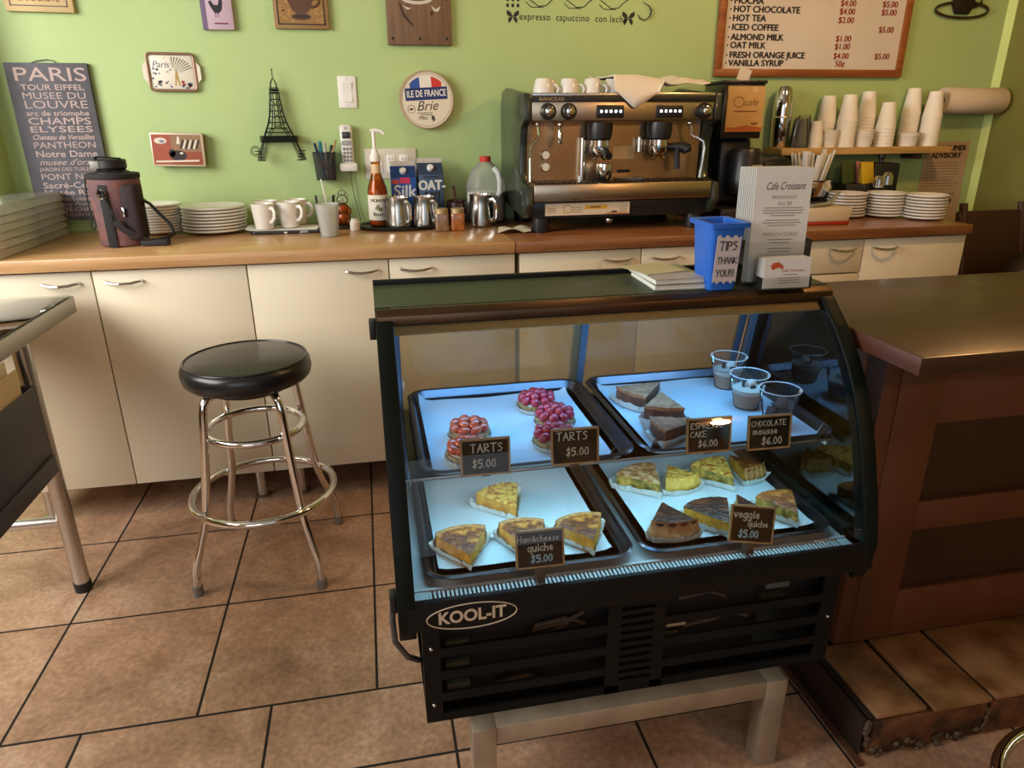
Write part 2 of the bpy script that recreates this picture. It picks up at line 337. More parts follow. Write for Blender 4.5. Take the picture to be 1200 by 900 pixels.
# shared materials
M_ = {}
def mk(k, *a, **b): M_[k] = mat(k, *a, **b); return M_[k]
mk('green_paint', s2l('#a9c082'), .55, col2=s2l('#a3ba7c'), nscale=3, bump=.08, bscale=35)
mk('ceiling_paint', (.42, .38, .31), .8)
mk('cream_laminate', s2l('#e0d5bd'), .38, col2=s2l('#dbd0b6'), nscale=2)
mk('cabinet_carcass', s2l('#cfc2a4'), .6)
mk('chrome', (.78, .77, .75), .08, 1, rvar=.03)
mk('steel', (.62, .61, .59), .28, 1, rvar=.02, nscale=6)
mk('brushed_steel', (.60, .49, .36), .30, 1, nscale=30, stretch=(.3, 1, 12), rvar=.08)  # warm tint in the steel colour stands in for the room's warm reflections
mk('black_plastic', (.012, .012, .013), .38)
mk('black_metal', (.010, .010, .011), .35, col2=(.016, .015, .014), rvar=.08)
mk('dark_void', (.006, .006, .007), .7)
mk('black_vinyl', (.011, .011, .012), .28, rvar=.06, bump=.05, bscale=25)
mk('rubber_grey', (.20, .18, .16), .6)
mk('rubber_black', (.015, .015, .015), .7)
mk('white_ceramic', (.74, .71, .65), .22, coat=.3)
mk('white_plastic', (.78, .77, .73), .35)
mk('white_paper', (.72, .71, .68), .8)
mk('cream_paper', (.66, .58, .46), .85)
mk('black_ink', (.02, .02, .02), .7)
mk('red_ink', (.36, .03, .03), .7)
mk('chalk', (.72, .70, .62), .9)
mk('chalk_blue', (.45, .68, .80), .9)
mk('slate', (.022, .021, .020), .5, col2=(.030, .028, .026))
mk('pale_wood', s2l('#c09a68'), .6, col2=s2l('#ab8453'), nscale=14)
mk('brass_gold', (.55, .38, .18), .3, 1)
mk('aluminium', (.55, .53, .50), .42, 1, nscale=25, rvar=.1)
M_['glass'] = thin_glass('glass', (.97, .98, .98))
M_['clear_plastic'] = thin_glass('clear_plastic', (.97, .97, .96), fog=.07, fogcol=(.88, .88, .85), ior=1.3)
M_['lid_plastic'] = thin_glass('lid_plastic', (.97, .97, .95), fog=.40, fogcol=(.98, .98, .94), ior=1.25, rough=.15)
M_['frosted_plastic'] = thin_glass('frosted_plastic', (.95, .96, .95), fog=.42, fogcol=(.95, .97, .94), ior=1.25, rough=.25)
M_['jug_plastic'] = thin_glass('jug_plastic', (.95, .97, .95), fog=.30, fogcol=(1, 1, .98), ior=1.25, rough=.3)
M_['amber_glass'] = thin_glass('amber_glass', (.80, .40, .08), fog=.16, fogcol=(.75, .33, .05), ior=1.4)
# ================================================================== the room
YW, XR, XL, CEIL = .60, 2.81, -1.245, 2.75
struct('floor', MB().box(-2.3, XR, -5.0, .6, -.05, 0), tile_mat('floor_tiles', -.8876, (-.9604, -1.177), .4113))
struct('wall_back', MB().box(-2.4, 2.95, YW, YW+.1, -.05, CEIL), M_['green_paint'])
struct('wall_right', MB().box(XR, XR+.1, -5.1, YW, -.05, CEIL), mat('shaded_wall_olive', s2l('#7c7a3c'), .6, col2=s2l('#747237'), nscale=3, bump=.08, bscale=35))  # darker olive than the back wall: this wall's shade is put into its colour
struct('wall_left_return', MB().box(-2.3, XL, .47, YW, -.05, CEIL), M_['green_paint'])
struct('ceiling', MB().box(-2.4, 2.95, -5.1, .7, CEIL, CEIL+.08), M_['ceiling_paint'])
mb = MB()
mb.box(-2.4, -2.3, -5.1, -2.1, -.05, CEIL); mb.box(-2.4, -2.3, -.2, .6, -.05, CEIL)
mb.box(-2.4, -2.3, -2.1, -.2, -.05, 1.15); mb.box(-2.4, -2.3, -2.1, -.2, 2.55, CEIL)
tan = mat('tan_paint', s2l('#c09a6a'), .7, col2=s2l('#b48d5e'), nscale=2)
struct('wall_left', mb, tan)
mb = MB(); mb.box(1.3, XR, -5.1, -5.0, -.05, CEIL); mb.box(-2.3, 1.3, -5.1, -5.0, -.05, .55); mb.box(-2.3, 1.3, -5.1, -5.0, 2.55, CEIL)
struct('wall_front', mb, tan)
mb = MB()
for y in (-2.1, -.26): mb.box(-2.38, -2.34, y, y+.06, 1.15, 2.55)
mb.box(-2.38, -2.34, -2.1, -.2, 1.15, 1.21); mb.box(-2.38, -2.34, -2.1, -.2, 2.49, 2.55)
struct('window_1', mb, M_['white_plastic'])
mb = MB()
for x in (-2.3, -1.2, .02, 1.24): mb.box(x, x+.06, -5.06, -5.02, .55, 2.55)
mb.box(-2.3, 1.3, -5.06, -5.02, .55, .61); mb.box(-2.3, 1.3, -5.06, -5.02, 2.49, 2.55)
struct('window_2', mb, M_['black_metal'])
# light streak in the right corner, painted as a lighter, narrow angled strip
mb = MB(); mb.prism([(XR-.024, YW), (XR, YW), (XR, YW-.024)], 0, CEIL, 'z'); struct('trim_1', mb, mat('light_streak_paint', s2l('#c6dc85'), .4))
# small dark skirting along the foot of the back wall, under the cabinets
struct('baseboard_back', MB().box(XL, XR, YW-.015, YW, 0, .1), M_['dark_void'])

# ================================================================== cabinets and worktops
def handle(mb, x, z):
    pts = [(x-.052, 0, z+.002), (x-.049, -.012, z+.002), (x-.026, -.022, z-.002), (x, -.025, z-.003), (x+.026, -.022, z-.002), (x+.049, -.012, z+.002), (x+.052, 0, z+.002)]
    mb.tube(pts, .0042, 8, taper=[1.2, 1, 1, 1, 1, 1, 1.2])
    return mb
CAB = [(-1.232, -.842, -.391, 'cream base cabinet beneath the flask and the plates, next to the desk', 0),
       (-.391, .053, .478, 'cream base cabinet behind the black stool, beneath the mugs and milk jug', 0),
       (.492, .930, 1.371, 'cream base cabinet beneath the espresso machine, behind the display case', 0),
       (1.373, 1.812, 2.253, 'cream base cabinet beneath the saucer stacks at the far end', 1)]
ZB, ZT = .135, .868
for x0, xm, x1, lab, dr in CAB:
    c = thing('base_cabinet', lab, 'cabinet', ((x0+x1)/2, .3, 0), 0, 'cream base cabinets under the worktop'); X = (x0+x1)/2
    obj('body', MB().box(x0-X+.001, x1-X-.001, -.28, .285, ZB, ZT-.002), M_['cabinet_carcass'], c)
    for a, b, hx in ((x0, xm, xm-.088), (xm, x1, xm+.088)):
        if dr and a == x0:
            d = obj('door', MB().box(a-X+.002, b-X-.002, -.30, -.281, ZB, .735, .0015), M_['cream_laminate'], c)
            d = obj('drawer', MB().box(a-X+.002, b-X-.002, -.30, -.281, .741, ZT-.004, .0015), M_['cream_laminate'], c)
        else:
            d = obj('door', MB().box(a-X+.002, b-X-.002, -.30, -.281, ZB, ZT-.004, .0015), M_['cream_laminate'], c)
        h = handle(MB(), hx-X, .829); h.xf(Matrix.Translation((0, -.30, 0))); obj('handle', h, M_['chrome'], d)
    for lx in (x0+.075, x1-.065):
        for ly in (-.22, .2):
            obj('leg', MB().lathe([(0, 0), (.028, 0), (.028, .006), (.018, .012), (.018, ZB), (0, ZB)], (lx-X, ly, 0), 16), M_['steel'], c)
bm_l = wood_mat('butcher_block', s2l('#c79c6c'), s2l('#a67c50'), .32, 'x', 1.0, .045, .25)
bm_r = wood_mat('butcher_block_dark', s2l('#946038'), s2l('#6a4024'), .34, 'x', 1.0, .045, .25)
o = obj('worktop', MB().box(-.86, .86, -.31, .309, -.019, .019, .003), bm_l, loc=(-.384, .29, .889)); o.scale.x = .998
tag(o, 'long honey-coloured butcher-block worktop carrying the plates, mugs and bottles', 'worktop')
o = obj('worktop', MB().box(-.889, .889, -.31, .309, -.019, .017, .003), bm_r, loc=(1.366, .29, .889))
tag(o, 'darker brown butcher-block worktop under the espresso machine and saucers', 'worktop')
# ================================================================== things on the wall
def plaque(name, w, h, t, m, label, cat, x, z, tilt=0, group=None, bev=.003):
    """a flat board hung on the back wall; its own frame: x right, z up, -y out of the wall"""
    r = thing(name, label, cat, (x, YW, z), 0, group, rot=(0, tilt, 0))
    obj('board', MB().box(-w/2, w/2, -t, -.001, -h/2, h/2, bev), m, r); return r
def plate(pts, y, mi=0, mb=None):
    (mb or MB()).poly([(a, y, b) for a, b in pts], mi)
def ell(cx, cz, rx, rz, a0=0, a1=360, n=24): return [(cx+rx*math.cos(math.radians(a0+(a1-a0)*i/n)), cz+rz*math.sin(math.radians(a0+(a1-a0)*i/n))) for i in range(n+(0 if a1-a0 == 360 else 1))]
# --- the Paris word board
sg = plaque('word_sign', .262, .53, .022, mat('sign_grey', s2l('#5b5961'), .75, col2=s2l('#515057'), nscale=25), 'tall dark grey board covered with names of Paris sights in pale lettering', 'sign', -1.051, 1.217)
lines = [('PARIS', .052, .226, .225, .006, 0), ('TOUR EIFFEL', .021, .186, .2, .004, 0), ('MUSEE DU', .026, .159, .2, 0, 0), ('LOUVRE', .031, .130, .2, 0, 0), ('arc de triomphe', .020, .102, .2, .004, 0),
         ('CHAMPS', .027, .076, .2, .004, 0), ('ELYSEES', .024, .049, .2, .004, 0), ('Chateau de Versailles', .020, .023, .2, .002, .35), ('PANTHEON', .025, -.004, .2, 0, 0), ('Notre Dame', .026, -.034, .2, .002, 0),
         ("musee d'orsay", .024, -.062, .2, 0, .45), ('JARDIN DES TUILERIES', .015, -.086, .2, 0, 0), ('PONT NEUF', .025, -.112, .2, 0, 0), ('Sacr\u00e9-Coeur', .025, -.142, .2, .002, 0), ('Mus\u00e9e Rodin', .022, -.167, .2, .012, 0),
         ('Jardin du Luxembourg', .018, -.189, .2, 0, 0), ('Centre Pompidou', .017, -.209, .2, 0, .4), ('SAINTE-CHAPELLE', .017, -.228, .2, .006, 0), ('ST-GERMAIN', .013, -.247, .12, 0, 0)]
mb = MB()
for t, s, z, wd, b, sh in lines:
    k = wd/(TXW(t, shear=sh)*s); mb.text(t, s*1.18, at(.008, -.0228, z, 0, FRONT) @ Matrix.Scale(k/1.18, 4, (1, 0, 0)), fat=.0009 if b else 0, shear=sh)
obj('lettering', mb, mat('sign_pink', s2l('#b39f9b'), .8), sg, smooth=None)
obj('hanging_wire', MB().tube([(-.055, -.008, .262), (-.03, -.006, .272), (.005, -.006, .276), (.022, -.006, .272), (.032, -.008, .262)], .0016, 6), M_['black_metal'], sg)
# --- plaque cut by the top of the picture
pq = plaque('coffee_plaque', .21, .15, .02, mat('plaque_cream', s2l('#c8b183'), .7, col2=s2l('#b79d6c')), 'cream plaque with brown edge and lettering hung above the Paris board', 'plaque', -1.03, 1.713, .01)
mb = MB(); mb.text('CAFE BREVE', .034, at(0, -.0208, -.032, 0, FRONT) @ Matrix.Scale(.72, 4, (1, 0, 0)), bold=.012)
obj('lettering', mb, mat('plaque_brown', s2l('#7c5f43'), .8), pq, smooth=None)
mb = MB()
for a, b, c, d in ((-.088, .088, -.058, -.055), (-.088, .088, .055, .058), (-.088, -.085, -.058, .058), (.085, .088, -.058, .058)): mb.box(a, b, -.0212, -.02, c, d)
obj('border', mb, mat('plaque_line', s2l('#5d5358'), .7), pq)
# --- rooster book-like plaque
rp = plaque('rooster_plaque', .105, .15, .022, mat('mauve_board', s2l('#b9a2b0'), .65), 'small mauve plaque printed with a black hen', 'plaque', -.467, 1.668)
mb = MB(); mb.poly([(a, -.0225, b) for a, b in [(-.018, -.005), (-.025, .012), (-.016, .016), (-.008, .003), (.006, .002), (.012, .02), (.02, .022), (.022, .012), (.018, -.012), (.006, -.024), (-.008, -.022)]])
mb.box(-.006, -.004, -.0225, -.0222, -.036, -.022); mb.box(.003, .005, -.0225, -.0222, -.036, -.022)
obj('hen_print', mb, mat('hen_ink', s2l('#2b2730'), .8), rp, smooth=None)
obj('spine_band', MB().box(-.0527, -.036, -.0226, -.0005, -.0753, .0753), mat('spine_purple', s2l('#6d5a78'), .6), rp)
obj('caption_bar', MB().box(-.012, .033, -.0226, -.022, -.058, -.053), mat('caption_wine', s2l('#7a3648'), .7), rp)
# --- little metal Paris tray
tr = thing('tin_tray', 'small white metal tray printed with a Paris scene, hung on the green wall', 'tray', (-.648, YW, 1.455), 0, None, rot=(0, .01, 0))
cr = mat('tray_cream', s2l('#d9d2c2'), .35); rim = mat('tray_rim', s2l('#8e6f5c'), .35, .3)
obj('base', MB().box(-.073, .073, -.012, -.004, -.056, .056, .004), cr, tr)
obj('rim', MB().tube([(a, -.014, b) for a, b in rrect(-.078, .078, -.06, .06, .012)], .0048, 8, closed=True), rim, tr)
for s in (-1, 1): obj('handle', MB().prism([(s*.079, .04), (s*.096, .02), (s*.097, -.02), (s*.079, -.04)], -.014, -.010, 'y'), cr, tr)
mb = MB(); rn = random.Random(4); yy = -.0123
for i in range(9):
    a = math.radians(18+i*9); mb.poly([(.0+.012*math.cos(a), yy, -.012+.02*math.sin(a)), (.066*math.cos(a)+.006, yy, .05*math.sin(a)), (.066*math.cos(a+.06)+.006, yy, .05*math.sin(a+.06))], 0)
mb.poly([(.004, yy-.0001, -.045), (.012, yy-.0001, .01), (.016, yy-.0001, .01), (.024, yy-.0001, -.045), (.019, yy-.0001, -.045), (.014, yy-.0001, -.02), (.009, yy-.0001, -.045)], 1)
for i in range(26):
    cx, cz, s = rn.uniform(-.066, -.005), rn.uniform(-.05, .05), rn.uniform(.002, .006); mb.poly([(a, yy, b) for a, b in ell(cx, cz, s, s*.8, n=6)], rn.choice((0, 2, 2, 3)))
for i in range(9):
    cx, cz, s = rn.uniform(.03, .066), rn.uniform(-.052, -.03), rn.uniform(.004, .008); mb.poly([(a, yy-.0002, b) for a, b in ell(cx, cz, s, s*.8, n=7)], rn.choice((2, 4)))
mb.text('Paris', .03, at(-.036, yy-.0003, .024, 0, FRONT), 2, shear=.3)
obj('print', mb, [mat('tray_ink', s2l('#3c4438'), .6), mat('tray_gold', s2l('#a68a4c'), .6), mat('tray_blue', s2l('#5a6680'), .6), mat('tray_sky', s2l('#9fa9a6'), .6), mat('tray_red', s2l('#8e3b2c'), .6)], tr, smooth=None)
# --- zebra tin
zb = thing('tin_box', 'shallow red and brown tin box with a striped figure on its lid', 'tin', (-.664, YW, 1.194), 0, None, rot=(0, .03, 0))
obj('body', MB().box(-.09, .09, -.038, -.001, -.058, .058, .008), mat('tin_brown', s2l('#7d5a44'), .35, .6), zb)
obj('lid', MB().box(-.091, .091, -.047, -.030, -.0595, .0595, .007), mat('tin_white', s2l('#cfc2ac'), .35, .2), zb)
mb = MB(); yy = -.0473
mb.poly([(a, yy, b) for a, b in [(-.085, -.052), (-.085, .052), (-.02, .052), (-.02, -.052)]], 0); mb.poly([(a, yy, b) for a, b in [(-.02, -.052), (-.02, .052), (.083, .052), (.083, -.052)]], 1)
mb.poly([(a, yy-.0002, b) for a, b in [(-.02, -.052), (-.02, -.01), (.083, -.005), (.083, -.052)]], 5)
mb.poly([(a, yy-.0003, b) for a, b in ell(.0, -.02, .03, .018, n=14)], 2); mb.poly([(a, yy-.0003, b) for a, b in ell(-.02, -.012, .012, .014, n=10)], 2)
for i in range(7):
    k = .008+i*.009; mb.poly([(k, yy-.0004-i*.00002, .005), (k+.012, yy-.0004-i*.00002, .036), (k+.017, yy-.0004-i*.00002, .034), (k+.006, yy-.0004-i*.00002, .003)], 3 if i % 2 else 2)
mb.poly([(a, yy-.0005, b) for a, b in [(-.002, .02), (.004, .046), (.010, .044), (.010, .02)]], 3); mb.poly([(a, yy-.0005, b) for a, b in ell(.012, -.012, .006, .004, n=8)], 3)
mb.poly([(a, yy-.0004, b) for a, b in ell(-.055, .03, .022, .011, n=9)], 3); mb.poly([(a, yy-.0005, b) for a, b in ell(-.05, .028, .010, .006, n=9)], 4)
mb.poly([(-.078, yy-.0004, -.045), (.07, yy-.0004, -.040), (.07, yy-.0004, -.034), (-.078, yy-.0004, -.039)], 3)
obj('lid_print', mb, [mat('tin_red', s2l('#9c4a34'), .45), mat('tin_tan', s2l('#8a6a4c'), .45), mat('tin_black', s2l('#241d1b'), .45), mat('tin_pale', s2l('#d8cfc0'), .45), mat('tin_grey', s2l('#7f8894'), .45), mat('tin_orange', s2l('#8c4426'), .45)], zb, smooth=None)
# --- wire Eiffel tower
et = thing('wire_tower', 'dark wire model of the Eiffel tower hanging on the green wall', 'ornament', (-.305, YW-.03, 1.15))
wm = mat('dark_wire', s2l('#2c2f2c'), .4, .7)
def tw(z):   # half width at height z (0..0.315)
    for (a, wa), (b, wb) in zip(TWP, TWP[1:]):
        if a <= z <= b: return wa+(wb-wa)*(z-a)/(b-a)
    return .002
TWP = [(0, .083), (.03, .073), (.075, .056), (.085, .054), (.12, .036), (.16, .025), (.22, .0165), (.238, .0155), (.262, .014), (.285, .004), (.315, .0015)]
mb = MB()
for sx in (-1, 1):
    for sy in (-1, 1):
        mb.tube([(sx*tw(z), sy*tw(z)*.33, z) for z in (.0, .02, .045, .075, .1, .13, .16, .19, .22, .24)], .0022, 5)
        for q in (.6, .3): mb.tube([(sx*tw(z)*q if z > .1 else sx*(tw(z)-.022*(1-q)), sy*tw(z)*.33, z) for z in (.0, .03, .075, .12, .16, .2, .235)], .0011, 4)
for z in (.075, .085, .1, .115, .135, .155, .175, .195, .215, .235, .245):
    w = tw(z); mb.tube([(-w, -w*.33, z), (w, -w*.33, z), (w, w*.33, z), (-w, w*.33, z)], .0016, 4, closed=True)
for z0, z1 in ((.1, .135), (.135, .175), (.175, .215)):
    a, b = tw(z0), tw(z1); mb.tube([(-a, -a*.33, z0), (b, -b*.33, z1)], .001, 4); mb.tube([(a, -a*.33, z0), (-b, -b*.33, z1)], .001, 4)
for z in (.238, .243, .248, .253): mb.tube([(.017*math.cos(t*PI/6), .012*math.sin(t*PI/6), z) for t in range(12)], .0015, 4, closed=True)
for t in range(4): mb.tube([(.015*math.cos(t*PI/2+.7), .010*math.sin(t*PI/2+.7), .25), (.014*math.cos(t*PI/2+.7), .010*math.sin(t*PI/2+.7), .268), (0, 0, .288)], .0013, 4)
mb.tube([(0, 0, .283), (0, 0, .315)], .0018, 5); mb.ball((0, 0, .315), .003, u=8, v=5)
obj('tower_frame', mb, wm, et)
mb = MB()
for z in (.068, .074, .080, .086): mb.tube([(a, b, z) for a, b in [(-.066, -.024), (.066, -.024), (.066, .024), (-.066, .024)]], .0024, 5, closed=True)
obj('deck', mb, wm, et)
for sx in (-1, 1):
    mb = MB()
    for k in range(4): mb.tube([(sx*(.068+.004*k)+.012*math.cos(t*PI/5), -.018+.010*math.sin(t*PI/5), .002+.011*k) for t in range(10)], .0015, 4, closed=True)
    obj('foot_coil', mb, wm, et)
mb = MB()
for r in (.018, .012): mb.tube([(-.088+r*math.cos(t*PI/6), -.02, .035+r*math.sin(t*PI/6)) for t in range(12)], .0013, 4, closed=True)
obj('side_curl', mb, wm, et)
# --- light switch
sw = thing('light_switch', 'white rocker light switch on the green wall', 'switch', (-.043, YW, 1.39), 0, None, rot=(0, .015, 0))
obj('cover_plate', MB().box(-.034, .034, -.006, -.0005, -.056, .056, .003), M_['white_plastic'], sw)
rk = obj('rocker', MB().prism([(-.006, -.033), (-.0095, -.033), (-.0065, 0), (-.0125, .033), (-.006, .033)], -.0165, .0165, 'x'), M_['white_plastic'], sw)
obj('screw', MB().lathe([(0, 0), (.003, 0), (.003, .001), (0, .001)], seg=10).xf(Matrix.Translation((0, -.006, .046)) @ Matrix.Rotation(PI/2, 4, 'X')), M_['steel'], sw)
obj('screw', MB().lathe([(0, 0), (.003, 0), (.003, .001), (0, .001)], seg=10).xf(Matrix.Translation((0, -.006, -.046)) @ Matrix.Rotation(PI/2, 4, 'X')), M_['steel'], sw)
# --- coffee cup picture
cp = plaque('cup_picture', .19, .19, .02, mat('picture_wood', s2l('#8f7046'), .6), 'square framed picture of a brown coffee cup on a patterned ground', 'picture', -.182, 1.695)
mb = MB(); yy = -.0204
mb.poly([(a, yy, b) for a, b in [(-.082, -.08), (-.082, .08), (.082, .08), (.082, -.08)]], 0)
for a, b, c, d in ((-.082, .082, -.082, -.078), (-.082, -.078, -.082, .082), (.078, .082, -.082, .082)): mb.box(a, b, yy-.0012, yy, c, d, mi=1)
rn = random.Random(8)
for i in range(70):
    a, b = rn.uniform(-.074, .074), rn.uniform(-.072, .074); mb.poly([(u, yy-.0002, v) for u, v in ell(a, b, .005, .004, n=7)], 3)
mb.poly([(a, yy-.0006, b) for a, b in ell(0, -.056, .034, .011)], 2); mb.poly([(a, yy-.0007, b) for a, b in ell(0, -.055, .028, .006)], 1)
mb.poly([(a, yy-.0008, b) for a, b in [(-.046, .03), (-.043, -.005), (-.03, -.035), (-.015, -.047), (.015, -.047), (.03, -.035), (.043, -.005), (.046, .03)]], 2)
mb.tube([(.043, yy-.001, .0), (.062, yy-.001, .004), (.066, yy-.001, -.008), (.056, yy-.001, -.02), (.036, yy-.001, -.026)], .004, 6, mi=2)
obj('picture_print', mb, [mat('pic_tan', s2l('#8d6b3c'), .6), mat('pic_dark', s2l('#33241a'), .6), mat('pic_cup', s2l('#553726'), .5), mat('pic_spot', s2l('#a78146'), .6)], cp, smooth=None)
# --- wood plank with a cup
wp = plaque('wood_plaque', .238, .2, .022, wood_mat('plank_wood', s2l('#7b5f45'), s2l('#5c4430'), .7, 'z', 1.2), 'brown wooden plank plaque painted with a steaming white cup', 'plaque', .238, 1.652)
mb = MB(); yy = -.0226
mb.poly([(a, yy, b) for a, b in ell(-.005, .055, .058, .02, 180, 360)], 0); mb.poly([(a, yy-.0002, b) for a, b in ell(-.005, .058, .046, .012, 180, 360)], 1)
mb.poly([(a, yy-.0003, b) for a, b in ell(-.002, .075, .05, .028, 180, 360)], 2)
mb.poly([(a, yy-.0003, b) for a, b in [(.045, .034), (.062, .02), (.08, .03), (.078, .024), (.07, .012), (.055, .014)]], 0)
mb.poly([(a, yy, b) for a, b in [(-.072, .04), (-.066, .038), (-.05, .0), (-.02, -.036), (-.024, -.038), (-.058, -.008)]], 1)
mb.poly([(a, yy, b) for a, b in [(.04, .012), (.055, .016), (.05, .0), (.046, -.006)]], 1)
mb.poly([(a, yy, b) for a, b in [(-.06, .03), (-.03, .022), (-.018, .026), (-.04, .016)]], 0)
obj('painting', mb, [mat('paint_white', s2l('#c3bbb0'), .7), mat('paint_dark', s2l('#3c2c20'), .7), mat('paint_brown', s2l('#6d4a31'), .7)], wp, smooth=None)
for a, b in ((-.1, -.078), (0, -.078), (.1, -.078), (-.1, .055), (.1, .055)): obj('knot_nail', MB().ball((a, -.022, b), .004, .002, .006, u=8, v=6), M_['dark_void'], wp)
# --- cheese box lid
bl = thing('cheese_box', 'round white wooden cheese box with a blue, white and red label', 'box', (.252, YW, 1.362), 0, None, rot=(0, -.05, 0))
RX = Matrix.Rotation(PI/2, 4, 'X')
obj('rim', MB().lathe([(0, .001), (.104, .001), (.104, .034), (.1, .036), (.1, .033), (0, .033)], seg=48).xf(RX), mat('box_wood', s2l('#b59a7c'), .6, col2=s2l('#9b7c60')), bl)
mb = MB(); yy = -.0334
mb.poly([(a, yy, b) for a, b in ell(0, 0, .1, .1, n=48)], 0)
for r in (.093, .091): pass
mb.tube([(.094*math.cos(t*PI/24), yy-.0002, .094*math.sin(t*PI/24)) for t in range(48)], .0006, 4, closed=True, mi=4)
def fl(x0, x1, mi):
    n = 6; up = [(x0+(x1-x0)*i/n, math.sqrt(max(0, .088**2-(x0+(x1-x0)*i/n)**2))-.004) for i in range(n+1)]
    mb.poly([(a, yy-.0003, b) for a, b in [(x0, .043)]+up+[(x1, .043)]], mi)
fl(-.06, -.022, 1); fl(-.022, .022, 2); fl(.022, .06, 3)
mb.poly([(a, yy-.0005, b) for a, b in [(-.08, .0), (-.08, .044), (.08, .044), (.08, .0)]], 5)
mb.text('ILE DE FRANCE', .033, at(0, yy-.0008, .022, 0, FRONT) @ Matrix.Scale(.148/(TXW('ILE DE FRANCE', bold=.016)*.033), 4, (1, 0, 0)), 2, bold=.016)
mb.text('Brie', .05, at(-.002, yy-.0008, -.022, 0, FRONT), 4, shear=.35)
for k, (x, z, w) in enumerate(((-.012, -.046, .06), (-.008, -.053, .045))): mb.box(x-w/2, x+w/2, yy-.0006, yy-.0002, z-.0012, z+.0012, mi=4)
mb.tube([(-.062+.014*math.cos(t*PI/8), yy-.0004, -.03+.014*math.sin(t*PI/8)) for t in range(16)], .0008, 4, closed=True, mi=4); mb.poly([(a, yy-.0004, b) for a, b in ell(-.062, -.03, .008, .004, n=10)], 4)
mb.text('Mini', .02, at(-.022, yy-.0008, -.064, 0, FRONT), 4, shear=.3); mb.poly([(a, yy-.0004, b) for a, b in [(.012, -.055), (.022, -.058), (.026, -.07), (.02, -.08), (.012, -.07)]], 4)
obj('paper_label', mb, [mat('lab_cream', s2l('#d6cdb8'), .6), mat('lab_blue', s2l('#2b4f9e'), .6), mat('lab_white', s2l('#e2ddd4'), .6), mat('lab_red', s2l('#c5332e'), .6), mat('lab_ink', s2l('#4c453c'), .7), mat('lab_navy', s2l('#1e2f66'), .6)], bl, smooth=None)
# --- wall decal
de = MB(); yy = 0
for t, x in (('expresso', .076), ('capuccino', .226), ('con leche', .382)): de.text(t, .034, at(x, yy, .0, 0, FRONT) @ Matrix.Scale(.9, 4, (1, 0, 0)), bold=.004, space=1.1)
def bfly(cx, cz, s):
    for m in (-1, 1):
        de.poly([(cx+m*a*s, yy, cz+b*s) for a, b in [(0, 0), (.35, .62), (.95, .9), (1, .3), (.55, -.05)]]); de.poly([(cx+m*a*s, yy, cz+b*s) for a, b in [(0, -.05), (.55, -.1), (.8, -.5), (.6, -1), (.25, -.6)]])
bfly(-.01, .0, .024); bfly(.452, .006, .026)
for i in range(3):
    for j in range(2): de.poly([(-.03+.02*i+a, yy, .037+.02*j+b) for a, b in ell(0, 0, .006, .007, n=8)])
def cup(cx):
    de.tube([(cx-.045, yy, .02+.045), (cx-.02, yy, .05), (cx, yy, .037), (cx+.03, yy, .04), (cx+.05, yy, .058), (cx+.075, yy, .075)], .0016, 4); de.tube([(cx-.05, yy, .05), (cx-.03, yy, .034), (cx+.02, yy, .034)], .0014, 4)
for c in (.09, .24, .38): cup(c)
de.tube([(.49, yy, .02), (.5, yy, .005), (.52, yy, .0), (.54, yy, .014), (.545, yy, .034), (.535, yy, .05), (.51, yy, .062)], .008, 8, taper=[.3, .9, 1.2, 1.3, 1.2, .8, .4], flat=.15)
o = obj('wall_decal', de, M_['black_ink'], loc=(.605, YW-.001, 1.657), smooth=None); o.rotation_euler = (0, .008, 0)
tag(o, 'black vinyl wall lettering naming three coffees, with butterflies and cups', 'decal')
# --- menu board
mn = thing('menu_board', 'large framed white price board listing hot drinks above the grinder', 'menu board', (1.868, YW, 1.73))
MW, MH = .87, .56; wm2 = wood_mat('menu_frame', s2l('#9a5a28'), s2l('#7a411b'), .45, 'x')
obj('board', MB().box(-MW/2+.02, MW/2-.02, -.014, -.001, -MH/2+.02, MH/2-.02), mat('board_white', s2l('#d3cabf'), .35, col2=s2l('#c6bbac'), nscale=2), mn)
mb = MB(); 
for a, b, c, d in ((-MW/2, MW/2, -MH/2, -MH/2+.03), (-MW/2, MW/2, MH/2-.03, MH/2), (-MW/2, -MW/2+.03, -MH/2+.03, MH/2-.03), (MW/2-.03, MW/2, -MH/2+.03, MH/2-.03)): mb.box(a, b, -.024, -.001, c, d, .003)
obj('frame', mb, wm2, mn)
rows = [('ESPRESSO', '$3.00', '$4.00', .235), ('AMERICANO', '$3.00', '$4.00', .195), ('LATTE', '$4.00', '$5.00', .155), ('CAPPUCINO', '$4.00', '$5.00', .0285), ('MOCHA', '$4.00', '$5.00', -.002), ('HOT CHOCOLATE', '$4.00', '$5.00', -.032), ('HOT TEA', '$2.00', '', -.064), ('ICED COFFEE', '', '$5.00', -.097), ('ALMOND MILK', '$1.00', '', -.133), ('OAT MILK', '$1.00', '', -.163), ('FRESH ORANGE JUICE', '$4.00', '$5.00', -.199), ('VANILLA SYRUP', '50\u00a2', '', -.229)]
mb = MB(); mp = MB()
for t, a, b, z in rows:
    mb.text(t, .033, at(-.375, -.0146, z, 0, FRONT), fat=.0017, align='LEFT', xs=1.05); mb.poly([(u, -.0146, v) for u, v in ell(-.386, z, .0035, .0035, n=8)])
    if a: mp.text(a, .032, at(.135, -.0146, z, 0, FRONT), fat=.0009)
    if b: mp.text(b, .032, at(.33, -.0146, z, 0, FRONT), fat=.0009)
obj('drink_names', mb, M_['black_ink'], mn, smooth=None); obj('prices', mp, mat('price_red', s2l('#8c2f28'), .7), mn, smooth=None)
